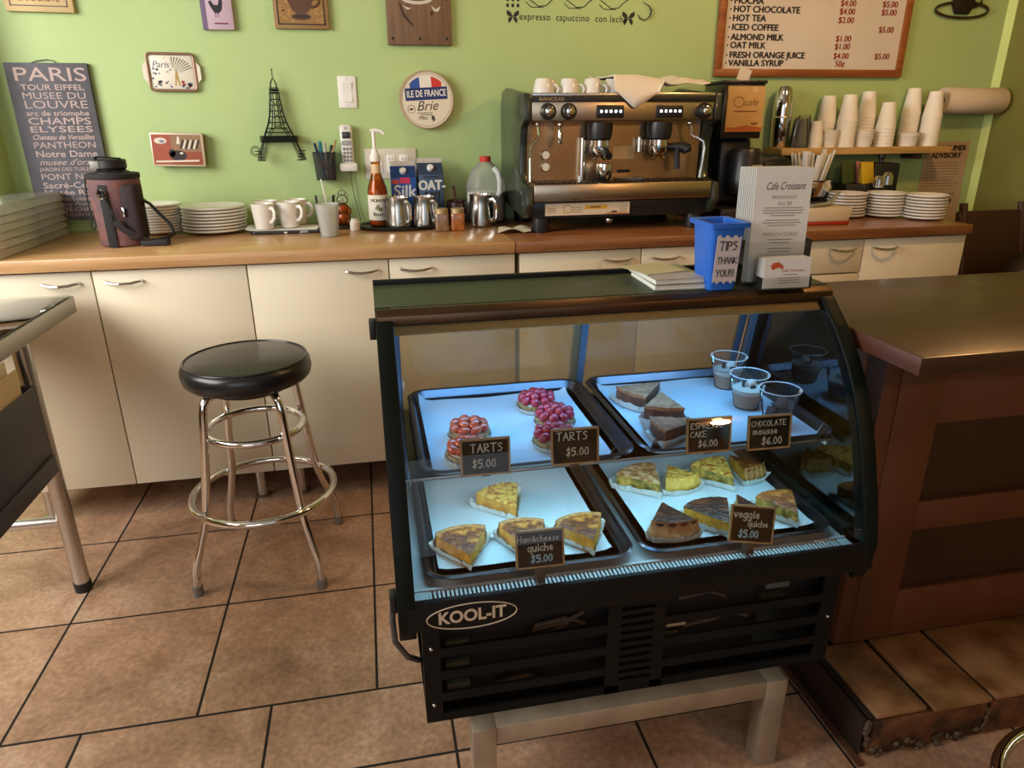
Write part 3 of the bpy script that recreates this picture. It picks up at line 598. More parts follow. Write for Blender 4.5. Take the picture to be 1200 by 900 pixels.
# --- dark coffee-cup cutout at the top right
cc = thing('cup_cutout', 'dark metal coffee cup and saucer cutout high on the wall, beside the price board', 'ornament', (2.55, YW, 1.7))
dk = mat('cutout_brown', s2l('#231710'), .5, .3)
obj('cup', MB().prism([(-.055, .09), (-.05, .03), (-.032, .0), (.032, .0), (.05, .03), (.055, .09)], -.02, -.006, 'y', bev=.003), dk, cc)
obj('saucer', MB().tube([(a, -.012, b) for a, b in ell(0, .016, .13, .03)], .0055, 6, closed=True), mat('cutout_rim', s2l('#3a2c1a'), .5, .3), cc)
obj('handle', MB().tube([(.05, -.012, .07), (.085, -.012, .07), (.09, -.012, .045), (.06, -.012, .03), (.045, -.012, .028)], .006, 6), dk, cc)
# --- outlet plates
ou = thing('outlet_plate', 'wide white outlet plate on the wall behind the syrup bottle and cartons', 'outlet', (.103, YW, 1.13))
obj('cover_plate', MB().box(-.1, .1, -.006, -.0005, -.057, .057, .003), mat('outlet_white', s2l('#cfcabb'), .4), ou)
for x in (-.05, 0, .05):
    obj('socket', MB().box(x-.017, x+.017, -.008, -.005, -.034, .034, .002), M_['white_plastic'], ou)
    mb = MB()
    for z in (-.018, .018):
        for dx in (-.006, .006): mb.box(x+dx-.001, x+dx+.001, -.0085, -.0078, z-.004, z+.004)
    obj('slots', mb, M_['dark_void'], ou)
ou = thing('outlet_plate', 'white outlet plate half hidden by the left side of the espresso machine', 'outlet', (.582, YW, 1.13))
obj('cover_plate', MB().box(-.036, .036, -.006, -.0005, -.057, .057, .003), M_['white_plastic'], ou)
obj('socket', MB().box(-.017, .017, -.008, -.005, -.034, .034, .002), M_['white_plastic'], ou)
# --- cordless phone in its wall cradle, cable down to the counter
ph = thing('cordless_phone', 'white cordless phone standing in a cradle on the wall above the honey bear', 'phone', (-.06, YW, 1.108))
wp_ = mat('phone_white', s2l('#d8d6cd'), .35)
obj('cradle', MB().box(-.034, .034, -.055, -.001, -.002, .03, .008), wp_, ph)
hs = obj('handset', MB().box(-.024, .024, -.036, -.012, .015, .168, .011, seg=4), wp_, ph)
obj('screen', MB().box(-.0155, .0155, -.0372, -.035, .118, .142, .002), mat('lcd', s2l('#353a3c'), .2), hs)
mb = MB()
for i in range(3):
    for j in range(4): mb.box(-.016+.012*i, -.008+.012*i, -.038, -.035, .034+.014*j, .043+.014*j, .001)
obj('keypad', mb, mat('key_grey', s2l('#70757a'), .5), hs)
obj('call_keys', MB().box(-.017, .017, -.0378, -.035, .094, .110, .004), mat('key_dark', s2l('#9a9c9a'), .4), hs)
obj('earpiece', MB().lathe([(0, 0), (.006, 0), (.006, .001), (0, .001)], seg=12).xf(Matrix.Translation((0, -.036, .155)) @ RX), mat('ear_grey', s2l('#a9aaa6'), .5), hs)
obj('cable', MB().tube([(.004, -.02, .0), (.006, -.018, -.05), (.012, -.015, -.1), (.022, -.012, -.15), (.03, -.02, -.195)], .002, 6), mat('cable_grey', s2l('#6f7664'), .6), ph)
# --- wire mesh pen cup
pc = thing('pen_cup', 'black wire mesh pen cup fixed to the wall beside the phone', 'pen cup', (-.147, YW-.045, 1.078))
mesh_m = bpy.data.materials.new('wire_mesh'); mesh_m.use_nodes = True; nt = mesh_m.node_tree; b = nt.nodes['Principled BSDF']; b.inputs['Base Color'].default_value = (.012, .012, .012, 1); b.inputs['Alpha'].default_value = .72; b.inputs['Roughness'].default_value = .5
mb = MB(); pr = rrect(-.041, .041, -.036, .036, .012, 3); mb.grid(lambda u, v: (lambda p: (p[0]*(.86+.14*v), p[1]*(.86+.14*v), v*.098))(pr[int(round(u*len(pr))) % len(pr)]), len(pr), 4, closed_u=True)
obj('basket', mb, mesh_m, pc)
obj('base', MB().prism([(a*.86, b*.86) for a, b in pr], 0, .003, 'z'), M_['black_metal'], pc)
obj('rim', MB().tube([(a, b, .098) for a, b in pr], .0025, 6, closed=True), M_['black_metal'], pc)
for lab, c, x0, x1, y1, zt, r in (('blue capped ballpoint pen leaning in the mesh cup', '#28325e', .0, -.032, -.02, .135, .0042), ('turquoise pen standing in the mesh cup', '#2f8fa3', -.01, -.012, -.01, .14, .006), ('white pen standing in the mesh cup', '#c9c9c4', .004, .006, -.016, .138, .0045), ('yellow pencil leaning right in the mesh cup', '#b59138', .0, .048, .0, .145, .0032), ('black marker lying low in the mesh cup', '#17181c', .02, .03, .012, .125, .006), ('orange pen leaning inside the mesh cup', '#b2502a', .026, -.02, -.026, .075, .0045)):
    p = thing('pen', lab, 'pen', (-.147, YW-.045, 1.078), 0, 'pens in the mesh cup')
    a, e = Vector((x0, 0, .012)), Vector((x1, y1, zt)); d = e-a
    obj('barrel', MB().tube([a, a+d*.7], r, 8), mat('pen_'+c[1:], s2l(c), .35), p); obj('cap', MB().tube([a+d*.7, a+d*.97, e], r*1.15, 8, taper=[1, 1, .4]), mat('cap_'+c[1:], tuple(x*.7 for x in s2l(c)), .35), p)
# --- paper towel roll on a wall holder
pt = thing('paper_towel_holder', 'wall holder on brackets carrying the paper towel roll, near the right corner', 'holder', (2.635, YW, 1.355))
obj('rod', MB().tube([(-.16, -.07, 0), (.165, -.07, 0)], .008, 10), M_['black_metal'], pt)
for x in (-.16, .165): obj('bracket', MB().box(x-.005, x+.005, -.08, -.001, -.02, .02, .003), M_['black_metal'], pt)
o = obj('paper_towel_roll', MB().lathe([(.018, -.15), (.052, -.15), (.054, -.147), (.054, .147), (.052, .15), (.018, .15), (.018, -.15)], seg=36).xf(Matrix.Rotation(PI/2, 4, 'Y')), mat('towel_paper', s2l('#d2bfa8'), .9, bump=.15, bscale=90), loc=(2.635, YW-.07, 1.355))
tag(o, 'roll of paper towel on the wall holder near the right corner', 'paper towel')
# --- advisory notices
ad = thing('notice', 'printed consumer advisory sheet taped to the wall under the shelf end', 'notice', (2.625, YW, 1.08))
pm = mat('notice_paper', s2l('#b79c7c'), .85)
obj('sheet', MB().box(-.115, .115, -.003, -.001, -.105, .105), pm, ad)
mb = MB(); mb.text('CONSUMER', .033, at(.01, -.0035, .075, 0, FRONT), fat=.002); mb.text('ADVISORY', .033, at(.0, -.0035, .043, 0, FRONT), fat=.002)
rn = random.Random(3)
for k in range(9):
    z = .012-.013*k; mb.box(-.1, rn.uniform(.06, .1), -.0035, -.0031, z-.002, z+.002, mi=1)
obj('print', mb, [mat('ink_dark', s2l('#3a2a20'), .8), mat('ink_soft', s2l('#8f765c'), .8)], ad, smooth=None)
ad = thing('notice', 'lower pale notice with a black pipe drawing taped beneath the advisory sheet', 'notice', (2.63, YW, .90))
obj('sheet', MB().box(-.115, .115, -.003, -.001, -.072, .072), pm, ad)
mb = MB(); mb.box(-.09, .08, -.0035, -.003, .05, .054); mb.poly([(a, -.0035, b) for a, b in [(.0, -.05), (.0, -.02), (.02, -.02), (.03, .02), (.045, .03), (.07, .03), (.07, .01), (.05, .01), (.04, -.02), (.03, -.05)]])
obj('print', mb, mat('ink_grey', s2l('#4f4038'), .8), ad, smooth=None)
# --- wall shelf
sh = thing('wall_shelf', 'pale wooden wall shelf carrying white paper cups', 'shelf', (2.1, YW, 1.157))
obj('board', MB().box(-.40, .415, -.15, -.001, -.014, .014, .002), wood_mat('shelf_wood', s2l('#c9a468'), s2l('#a98446'), .5), sh)
for x in (-.28, .30): obj('bracket', MB().box(x-.015, x+.015, -.10, -.001, -.04, -.014, .003), mat('bracket_brown', s2l('#4a3020'), .6), sh)
o = obj('extension_cable', MB().tube([(-.02, 0, .02), (.0, 0, .0), (.05, 0, -.065), (.11, 0, -.14), (.15, 0, -.20), (.165, -.005, -.25)], .0028, 6), mat('cord_green', s2l('#2f3a24'), .5), loc=(-.93, YW-.004, 1.155)); tag(o, 'thin dark cord running down the wall behind the flask and plates', 'cord')
# ================================================================== on the worktops
ZC = .9085; Z2 = .9065
# --- stack of clear lids at the left end
for k in range(6):
    mb = MB(); w, l, h = .152, .57, .028; B0 = rrect(-w/2, w/2, -l/2, l/2, .014, 3); B1 = rrect(-w/2+.011, w/2-.011, -l/2+.011, l/2-.011, .010, 3)
    V0 = [mb.bm.verts.new((p, q, 0)) for p, q in B0]; V1 = [mb.bm.verts.new((p, q, h)) for p, q in B1]
    for i in range(len(V0)): mb.bm.faces.new((V0[i], V0[(i+1) % len(V0)], V1[(i+1) % len(V0)], V1[i]))
    mb.bm.faces.new(V1)
    mb.tube([(p*1.02, q*1.006, 0) for p, q in B0], .002, 6, closed=True)
    o = obj('plastic_cover', mb, M_['lid_plastic'], loc=(-1.155, .275+.003*k, ZC+.003+.0235*k))
    tag(o, 'clear plastic tray cover in the pile at the worktop end, ' + ORD[5-k], 'cover', 'clear plastic covers at the worktop end')
# --- flask in a burgundy carrier
fl_ = thing('flask_carrier', 'burgundy patterned flask sleeve with black shoulder strap standing on the worktop', 'flask', (-.800, .235, ZC), -.05); fl_.scale = (1.09, 1.09, .98)
bur = mat('burgundy', s2l('#7a5048'), .75, col2=s2l('#5c474f'), nscale=26, bump=.3, bscale=45); blk = mat('webbing', (.018, .018, .020), .8, bump=.2, bscale=200)
obj('sleeve', MB().lathe([(0, 0), (.062, 0), (.067, .006), (.068, .10), (.071, .19), (.07, .222), (.066, .228), (.0, .228)], seg=36), bur, fl_)
obj('top_band', MB().lathe([(.0715, .216), (.073, .22), (.072, .232), (.06, .234), (.05, .232)], seg=36), blk, fl_)
bt = obj('bottle_cap', MB().lathe([(.048, .22), (.048, .236), (.044, .24), (.038, .242), (.04, .246), (.043, .25), (.043, .272), (.04, .276), (0, .277)], seg=30), M_['black_plastic'], fl_)
obj('cap_loop', MB().tube([(-.04, 0, .276), (-.03, -.01, .284), (0, -.015, .282), (.035, -.01, .278)], .005, 8, flat=.5), M_['black_plastic'], bt)
obj('cap_label', MB().box(-.043, -.018, -.0395, -.034, .248, .272, .003), mat('cap_grey', s2l('#8f8f88'), .4), bt)
obj('webbing_band', MB().box(-.022, .004, -.0725, -.066, .002, .2, .002), blk, fl_)
pk = obj('pocket', MB().box(.030, .080, -.070, .0, .02, .2, .016, seg=3), mat('pocket_dark', s2l('#2a1c20'), .8), fl_)
obj('zip_pull', MB().box(.034, .041, -.077, -.070, .10, .13, .002), M_['chrome'], pk)
obj('clip', MB().tube([(-.024, -.074, .175), (-.018, -.08, .185), (-.006, -.08, .182), (-.006, -.08, .16), (.008, -.078, .12), (.014, -.076, .09), (.02, -.075, .07)], .0035, 8), M_['black_plastic'], fl_)
obj('d_ring', MB().tube([(-.012+.012*math.cos(t*PI/6), -.079, .172+.014*math.sin(t*PI/6)) for t in range(12)], .002, 6, closed=True), M_['chrome'], fl_)
obj('cord_loop', MB().tube([(-.07, -.02, .22), (-.076, -.02, .15), (-.073, -.022, .09), (-.079, -.025, .065), (-.07, -.03, .055), (-.062, -.03, .066), (-.067, -.025, .09)], .0022, 6), blk, fl_)
obj('shoulder_strap', MB().tube([(.075, -.03, .15), (.095, -.02, .135), (.115, -.01, .1), (.14, -.01, .065), (.148, -.01, .035), (.13, -.03, .02), (.09, -.05, .014), (.06, -.06, .03), (.03, -.078, .06), (.008, -.08, .085)], .014, 8, flat=.35), blk, fl_)
obj('strap_pad', MB().box(.06, .14, -.06, -.02, .0, .022, .008), blk, fl_)
# --- dinner plates
def plate_mb(r, h=.016):
    return MB().lathe([(0, .0), (r*.55, .0), (r*.6, .002), (r*.90, h-.008), (r*.985, h-.005), (r, h-.003), (r, h+.001), (r*.985, h+.002), (r*.62, .006), (r*.55, .0045), (0, .0045)], seg=48)
def plates(n, x, y, r, pitch, where, grp, sy=1, name='dinner_plate', cat='plate', h=.016, z0=ZC, m='white_ceramic'):
    mb = plate_mb(r, h); 
    if sy != 1: mb.xf(Matrix.Scale(sy, 4, (0, 1, 0)))
    o = obj(name, mb, M_[m], loc=(x, y, z0))
    for k in range(n):
        c = o if k == 0 else o.copy()
        if k: COL.objects.link(c)
        c.location = (x+random.uniform(-.003, .003), y+random.uniform(-.002, .002), z0+k*pitch); tag(c, f'white {where}, {ORD[n-1-k]}', cat, grp)
plates(10, -.748, .47, .083, .0098, 'round plate in the pile behind the flask sleeve', 'plates piled behind the flask')
plates(8, -.553, .455, .112, .0112, 'round plate in the free-standing pile beside the mugs', 'plates piled beside the mugs')
# --- tray of mugs
tr = thing('serving_tray', 'small black tray with a folded paper liner under the white mugs', 'tray', (-.29, .41, ZC), -.03)
obj('tray_base', MB().prism(rrect(-.13, .15, -.07, .08, .02), 0, .01, 'z', bev=.003), M_['black_plastic'], tr)
mb = MB(); mb.grid(lambda u, v: (-.145+.25*u, -.062+.13*v, .0115+.03*max(0, .11-u)*5*(.6+.4*math.sin(3*v))*.6), 10, 6, thick=.0008); obj('paper_liner', mb, M_['white_paper'], tr)
mb = MB(); mb.text('JAVA', .013, at(.06, -.0706, .0062, 0, FRONT), fat=.0004); mb.poly([(a-.005, -.0705, b+.005) for a, b in ell(0, 0, .007, .003, n=10)]); obj('edge_lettering', mb, mat('tray_letter', (.6, .58, .55), .7), tr, smooth=None)
def mug():
    r = thing('mug', '', 'mug', (0, 0, 0), 0, 'white mugs on the black tray')
    obj('cup', MB().lathe([(0, .0), (.028, 0), (.031, .003), (.036, .04), (.04, .086), (.0405, .09), (.039, .091), (.0375, .088), (.034, .045), (.029, .008), (0, .006)], seg=36), M_['white_ceramic'], r)
    obj('handle', MB().tube([(.036, 0, .074), (.052, 0, .076), (.06, 0, .062), (.057, 0, .043), (.046, 0, .03), (.033, 0, .026)], .0052, 10, flat=1.3), M_['white_ceramic'], r)
    return r
m0 = mug(); m0.location = (-.372, .385, ZC+.014); m0.rotation_euler.z = -.75; m0['label'] = 'front white mug nearest the pile of plates'
dup(m0, (-.286, .42, ZC+.014), -.6, 'front white mug nearest the frosted cup'); dup(m0, (-.37, .48, ZC+.014), -.3, 'white mug behind the mug nearest the plates'); dup(m0, (-.265, .505, ZC+.014), -.3, 'white mug at the back beneath the pen cup')
# --- frosted plastic cup, glass, straw
def tumbler(r0, r1, h, t=.0014): return MB().lathe([(0, 0), (r0, 0), (r0+.001, .003), (r1, h), (r1-t, h), (r0-t, .005), (0, .004)], seg=32)
fr = M_['frosted_plastic']
o = obj('plastic_cup', tumbler(.029, .041, .112), fr, loc=(-.139, .25, ZC)); tag(o, 'frosted plastic cup standing in front on the worktop edge of the mug tray', 'cup')
o = obj('drinking_glass', tumbler(.030, .038, .115), M_['clear_plastic'], loc=(-.158, .515, ZC)); tag(o, 'clear tumbler behind the frosted plastic cup', 'glass')
o = obj('drinking_straw', MB().tube([(.008, 0, .004), (-.016, .0, .17)], .003, 8), M_['white_plastic'], loc=(-.150, .515, ZC+.005)); tag(o, 'pale straw standing in the clear tumbler', 'straw')
# --- honey bear
hb = thing('honey_bottle', 'bear-shaped bottle of amber honey beside the clear tumbler', 'honey', (-.092, .455, ZC+.006))
hm = mat('honey', s2l('#c26a1c'), .2, col2=s2l('#a04f12'), coat=.3); cl = M_['clear_plastic']
mb = MB(); mb.ball((0, 0, .03), .027, .022, .031, jit=0); mb.ball((0, 0, .062), .024, .02, .024)
for s in (-1, 1): mb.ball((s*.02, -.014, .018), .011, .012, .012); mb.ball((s*.024, -.012, .058), .008, .01, .014)
obj('body', mb, M_['amber_glass'], hb); obj('honey', MB().ball((0, 0, .03), .023, .019, .026).ball((0, 0, .058), .019, .016, .018), hm, hb)
mb = MB(); mb.ball((0, 0, .097), .021, .019, .02); mb.ball((0, -.018, .093), .009, .008, .007)
for s in (-1, 1): mb.ball((s*.017, 0, .113), .008, .006, .008)
obj('head', mb, cl, hb)
obj('cap', MB().lathe([(.012, .115), (.014, .117), (.014, .128), (.006, .132), (.004, .14), (0, .141)], seg=16), cl, hb)
o = obj('salt_jar', MB().lathe([(0, 0), (.016, 0), (.018, .004), (.018, .03), (.013, .036), (.013, .042), (0, .043)], seg=20), M_['white_ceramic'], loc=(-.052, .375, ZC)); tag(o, 'tiny white jar beside the honey bear', 'jar')
# --- oval black trays
def oval_tray(x, y, rx, ry, label):
    t = thing('oval_tray', label, 'tray', (x, y, ZC))
    obj('base', MB().lathe([(0, 0), (.9, 0), (.97, .002), (1.0, .012), (.985, .013), (.93, .005), (0, .004)], seg=48).xf(Matrix.Diagonal((rx, ry, 1, 1))), mat('tray_black', (.014, .013, .013), .3), t)
oval_tray(-.093, .455, .05, .05, 'small round black tray under the honey bear')
oval_tray(.12, .42, .16, .125, 'oval black tray under the syrup bottle and steel pitchers')
TZ = ZC+.007
# --- syrup bottle with pump
sb = thing('syrup_bottle', 'tall bottle of amber syrup with a white pump top and white label', 'bottle', (.040, .44, TZ))
syr = mat('syrup', s2l('#d08022'), .2, col2=s2l('#a85c12'), coat=.5)
obj('bottle', MB().lathe([(0, 0), (.034, 0), (.037, .004), (.037, .125), (.034, .14), (.022, .175), (.0165, .195), (.0155, .225), (.017, .23), (.017, .236), (.014, .238), (0, .238)], seg=32), M_['amber_glass'], sb)
obj('syrup', MB().lathe([(0, .003), (.031, .003), (.034, .006), (.034, .118), (.031, .135), (.02, .168), (0, .17)], seg=28), syr, sb)
lb = obj('label', MB().lathe([(.0375, .022), (.0378, .024), (.0378, .112), (.0375, .114)], seg=32), mat('label_white', s2l('#d9d3c4'), .6), sb)
mb = MB()
for i, ch in enumerate('MONIN'):
    a = -PI/2+(i-2)*.3; mb.text(ch, .017, Matrix.Translation((.0383*math.cos(a), .0383*math.sin(a), .094)) @ Matrix.Rotation(a+PI/2, 4, 'Z') @ FRONT, fat=.0004)
for a, z, s in ((-1.75, .068, .008), (-1.4, .064, .011), (-1.6, .076, .007)): mb.text('o', s*2.4, Matrix.Translation((.0383*math.cos(a), .0383*math.sin(a), z)) @ Matrix.Rotation(a+PI/2, 4, 'Z') @ FRONT, 1, bold=.05)
for i, ch in enumerate('Beer'):
    a = -PI/2+(i-1.6)*.28; mb.text(ch, .019, Matrix.Translation((.0383*math.cos(a), .0383*math.sin(a), .044)) @ Matrix.Rotation(a+PI/2, 4, 'Z') @ FRONT, bold=.02)
obj('label_print', mb, [mat('label_ink', s2l('#43362c'), .7), mat('label_green', s2l('#4c5b33'), .7)], lb, smooth=None)
obj('neck_band', MB().lathe([(.018, .186), (.0172, .2), (.0168, .222), (.0165, .223)], seg=24), mat('neck_cream', s2l('#d2b48a'), .5), sb)
pp = obj('pump', MB().lathe([(.019, .232), (.02, .236), (.02, .254), (.013, .262), (.011, .275), (.0065, .277), (.0065, .335), (0, .336)], seg=24), M_['white_plastic'], sb)
obj('pump_spout', MB().tube([(-.012, 0, .338), (.005, 0, .341), (.028, -.004, .338), (.04, -.008, .326)], .0062, 10, taper=[.9, 1.1, .9, .6]), M_['white_plastic'], pp)
# --- cartons
def carton(x, y, w, d, h, col, label, grp=None):
    c = thing('milk_carton', label, 'carton', (x, y, TZ), random.uniform(-.05, .05), grp)
    obj('body', MB().box(-w/2, w/2, -d/2, d/2, 0, h, .002), mat('carton_'+col[1:], s2l(col), .45), c)
    g = MB().prism([(-d/2, h-.001), (0, h+.042), (d/2, h-.001)], -w/2, w/2, 'x'); obj('gable', g, mat('gable_'+col[1:], tuple(v*.55 for v in s2l(col)), .45), c)
    obj('top_fin', MB().box(-w/2, w/2, -.002, .002, h+.036, h+.058), mat('fin_'+col[1:], s2l('#c9c4ba'), .5), c)
    obj('cap', MB().lathe([(0, 0), (.013, 0), (.013, .012), (.011, .014), (0, .014)], seg=20).xf(Matrix.Translation((0, -d/4, h+.018)) @ Matrix.Rotation(.75, 4, 'X')), M_['white_plastic'], c)
    return c
c = carton(.142, .52, .095, .09, .17, '#1e4f9c', 'blue carton of soy milk with white lettering and a pink patch')
mb = MB(); mb.text('Silk', .062, at(.002, -.0458, .118, .0, FRONT), fat=.0015, shear=.05); obj('lettering', mb, M_['white_paper'], c, smooth=None)
obj('pink_patch', MB().box(-.014, .024, -.0458, -.0448, .148, .17), mat('carton_pink', s2l('#c8355a'), .5), c)
obj('orange_flash', MB().poly([(a-.035, -.0459, b+.09) for a, b in [(-.01, -.04), (.0, .0), (.018, .03), (.012, .0), (.022, -.03)]]), mat('carton_orange', s2l('#cf7a30'), .5), c, smooth=None)
obj('red_patch', MB().box(-.044, -.018, -.0458, -.0448, .148, .162), mat('carton_red', s2l('#c8452c'), .5), c)
c = carton(.246, .52, .095, .09, .18, '#3d5270', 'slate blue carton of oat drink with bold white lettering')
mb = MB(); mb.text('OAT-', .05, at(.002, -.0458, .138, 0, FRONT), fat=.0025, xs=.86); mb.text('LY!', .05, at(.002, -.0458, .095, 0, FRONT), 1, fat=.002, xs=.9)
obj('lettering', mb, [M_['white_paper'], M_['black_ink']], c, smooth=None)
obj('top_print', MB().box(-.03, .03, -.0458, -.0452, .168, .172), M_['black_ink'], c)
# --- steel pitchers
def pitcher(label):
    p = thing('milk_pitcher', label, 'pitcher', (0, 0, 0), 0, 'steel milk pitchers')
    obj('jug', MB().lathe([(0, 0), (.04, 0), (.043, .004), (.043, .03), (.038, .07), (.036, .1), (.0375, .108), (.0365, .108), (.035, .1), (.037, .07), (.042, .03), (.04, .006), (0, .005)], seg=36).xf(Matrix.Diagonal((1.12, 1.12, 1, 1))), mat('jug_steel', (.50, .48, .45), .2, 1, rvar=.04), p)
    obj('handle', MB().tube([(.038, 0, .09), (.055, 0, .092), (.066, 0, .082), (.066, 0, .035), (.057, 0, .022), (.046, 0, .02)], .0045, 8, flat=1.8), M_['chrome'], p)
    return p
p = pitcher('steel milk pitcher in front of the syrup bottle and soy carton'); p.location = (.110, .378, TZ); p.rotation_euler.z = -.9
dup(p, (.208, .385, TZ), -.9, 'steel milk pitcher in front of the oat carton'); q = dup(p, (.423, .385, ZC), -.75, 'wider steel milk pitcher in front of the milk jug'); q.scale = (1.02, 1.02, 1.08)
# --- sugar pot with spoon, small jars
sp = thing('sugar_pot', 'dark brown clay pot between the oat carton and the milk jug', 'pot', (.338, .445, ZC))
obj('pot', MB().lathe([(0, 0), (.03, 0), (.038, .01), (.042, .04), (.038, .075), (.035, .085), (.038, .09), (.034, .09), (.033, .07), (.0, .06)], seg=28), mat('clay_brown', s2l('#3a1d16'), .35), sp)
o = obj('spoon', MB().tube([(.0, 0, .0), (-.012, .0, .075)], .0045, 8, flat=.4, taper=[1, 1.6]), mat('spoon_dark', s2l('#4a2f22'), .4), loc=(.338, .440, ZC+.0705)); tag(o, 'brown spoon handle sticking out of the clay pot', 'spoon')
o = obj('clay_bowl', MB().lathe([(0, 0), (.028, 0), (.035, .02), (.038, .06), (.028, .085), (0, .088)], seg=28), mat('clay_dark', s2l('#2c2018'), .35, col2=s2l('#6a5a48'), nscale=30), loc=(.346, .545, ZC)); tag(o, 'speckled dark jar behind the small spice jars', 'jar')
def spice(x, y, c, label):
    j = thing('spice_jar', label, 'jar', (x, y, ZC), 0, 'square spice jars')
    obj('glass_jar', MB().prism(rrect(-.025, .025, -.024, .024, .008), .0, .062, 'z', bev=.004), mat('spice_'+c[1:], s2l(c), .12, coat=.8, col2=tuple(v*.6 for v in s2l(c)), nscale=60), j)
    obj('lid', MB().lathe([(.022, .06), (.024, .062), (.024, .078), (.022, .08), (0, .08)], seg=24), mat('lid_pale', s2l('#b29a72'), .4, .5), j)
spice(.262, .285, '#8a6a50', 'small square spice jar with brown powder nearest the pitchers'); spice(.32, .285, '#a5622f', 'small square spice jar with orange powder')
# --- gallon of milk
mj = thing('milk_jug', 'translucent gallon milk jug with a red cap', 'milk jug', (.465, .516, ZC), .1)
prof = [(0, 0), (.068, 0), (.076, .006), (.077, .13), (.074, .155), (.06, .19), (.035, .218), (.022, .228), (.02, .236), (0, .236)]
obj('milk', MB().lathe([(0, .003), (.066, .003), (.074, .008), (.0745, .115), (0, .116)], seg=28), mat('milk', s2l('#efe8d6'), .4), mj)
obj('jug', MB().lathe(prof, seg=32), M_['jug_plastic'], mj)
obj('handle', MB().tube([(.02, -.058, .205), (.03, -.074, .19), (.035, -.083, .16), (.035, -.083, .12), (.03, -.076, .105)], .011, 10), mat('jug_handle', (.80, .83, .8), .4, trans=.3), mj)
obj('cap', MB().lathe([(.0215, .226), (.022, .228), (.022, .246), (.02, .248), (0, .248)], seg=24), mat('cap_red', s2l('#c33a2c'), .4), mj)
# --- napkin
mb = MB(); mb.grid(lambda u, v: (-.06+.12*u+.01*v, -.045+.1*v, .004+.014*abs(math.sin(4*u+1.5*v))*(.4+.6*math.sin(PI*u))), 14, 8, thick=.001)
o = obj('napkin', mb, mat('napkin_cream', s2l('#c9bfa6'), .9), loc=(.512, .2, ZC), rz=-.1, smooth=1.2); tag(o, 'crumpled cream napkin on the seam of the worktops, before the espresso machine', 'napkin')
# ================================================================== espresso machine
em = thing('espresso_machine', 'two-group stainless espresso machine with dark side panels', 'espresso machine', (.905, .13, Z2))
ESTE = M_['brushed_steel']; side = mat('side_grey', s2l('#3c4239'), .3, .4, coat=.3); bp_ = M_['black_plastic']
# own frame: x -0.335..0.335, y 0 (front lip) .. 0.44, z 0..0.49
for s in (-1, 1):
    pr = [(.46, .08), (.46, .44), (.43, .485), (.36, .495), (.2, .48), (.035, .466), (.03, .38), (.085, .355), (.10, .30), (.10, .20), (.09, .175), (.0, .165), (-.01, .10), (.03, .055), (.06, .05)]
    x0 = s*.335; obj('side_panel', MB().prism(pr, x0-s*.0, x0+s*.028, 'x', bev=.005), side, em)
obj('back_panel', MB().box(-.33, .33, .125, .45, .165, .455), mat('back_brown', (.42, .30, .19), .32, 1, rvar=.08), em)  # brown tint paints warm reflections into the steel
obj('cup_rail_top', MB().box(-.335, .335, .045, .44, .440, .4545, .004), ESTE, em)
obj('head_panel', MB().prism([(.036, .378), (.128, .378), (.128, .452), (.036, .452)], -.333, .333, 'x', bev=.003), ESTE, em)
mb = MB().box(-.333, .333, .032, .038, .438, .456, .001); obj('name_strip', mb, M_['black_plastic'], em)
obj('bright_strip', MB().box(-.333, .333, .033, .05, .4565, .468, .002), M_['steel'], em)
obj('name_lettering', MB().text('RANCILIO', .016, at(-.265, .0312, .447, 0, FRONT), xs=1.2, bold=.01), mat('name_gold', s2l('#a98a5a'), .5), em, smooth=None)
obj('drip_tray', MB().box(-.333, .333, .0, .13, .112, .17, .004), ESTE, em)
mb = MB(); mb.box(-.32, .32, .008, .124, .168, .173)
for k in range(30): mb.box(-.31+.021*k, -.302+.021*k, .012, .12, .173, .176)
obj('drip_grate', mb, mat('grate_dark', (.05, .045, .04), .3, .9), em)
obj('lower_panel', MB().box(-.333, .333, .03, .44, .05, .112, .003), M_['black_metal'], em)
cd = obj('brand_card', MB().box(-.285, .03, .022, .03, .06, .102), mat('card_cream', s2l('#d9c8ad'), .5), em)
mb = MB(); yy = .0216
mb.poly([(a, yy, b) for a, b in [(-.14, .08), (-.14, .094), (-.055, .094), (-.055, .08)]], 0); mb.box(-.12, -.08, yy-.0004, yy-.0001, .0855, .0885, mi=1)
mb.tube([(a, yy, b) for a, b in ell(-.205, .082, .016, .014, n=14)], .001, 4, closed=True, mi=2)
for x, w in ((-.262, .03), (-.17, .04), (.005, .03)):
    for z in (.072, .079, .086): mb.box(x-w/2, x+w/2, yy-.0003, yy, z-.001, z+.001, mi=3)
mb.poly([(a, yy, b) for a, b in ell(-.028, .072, .012, .006, 180, 360, 10)], 1); mb.poly([(a, yy+.0001, b) for a, b in [(-.07, .061), (-.045, .068), (.02, .066), (.028, .061)]], 2)
obj('card_print', mb, [mat('pill_yellow', s2l('#d7a43c'), .5), M_['black_ink'], mat('card_amber', s2l('#b98346'), .6), mat('card_grey', s2l('#857a68'), .6)], cd, smooth=None)
for x, y in ((-.295, .055), (.295, .055), (-.295, .38), (.295, .38)): obj('foot', MB().lathe([(0, 0), (.031, 0), (.033, .004), (.030, .05), (0, .05)], (x, y, 0), 20), bp_, em)
KN = Matrix.Rotation(PI/2, 4, 'X')
for x in (-.278, -.205, .295):
    k = obj('steam_knob', MB().lathe([(0, 0), (.026, 0), (.028, .004), (.025, .022), (.02, .026), (0, .026)], seg=24).xf(Matrix.Translation((x, .036, .408)) @ KN), bp_, em)
    obj('knob_cap', MB().prism([(a, b) for a, b in ell(0, 0, .017, .019, n=7)], -.034, -.026, 'y', bev=.003).xf(Matrix.Translation((x, .036, .408))), M_['chrome'], k)
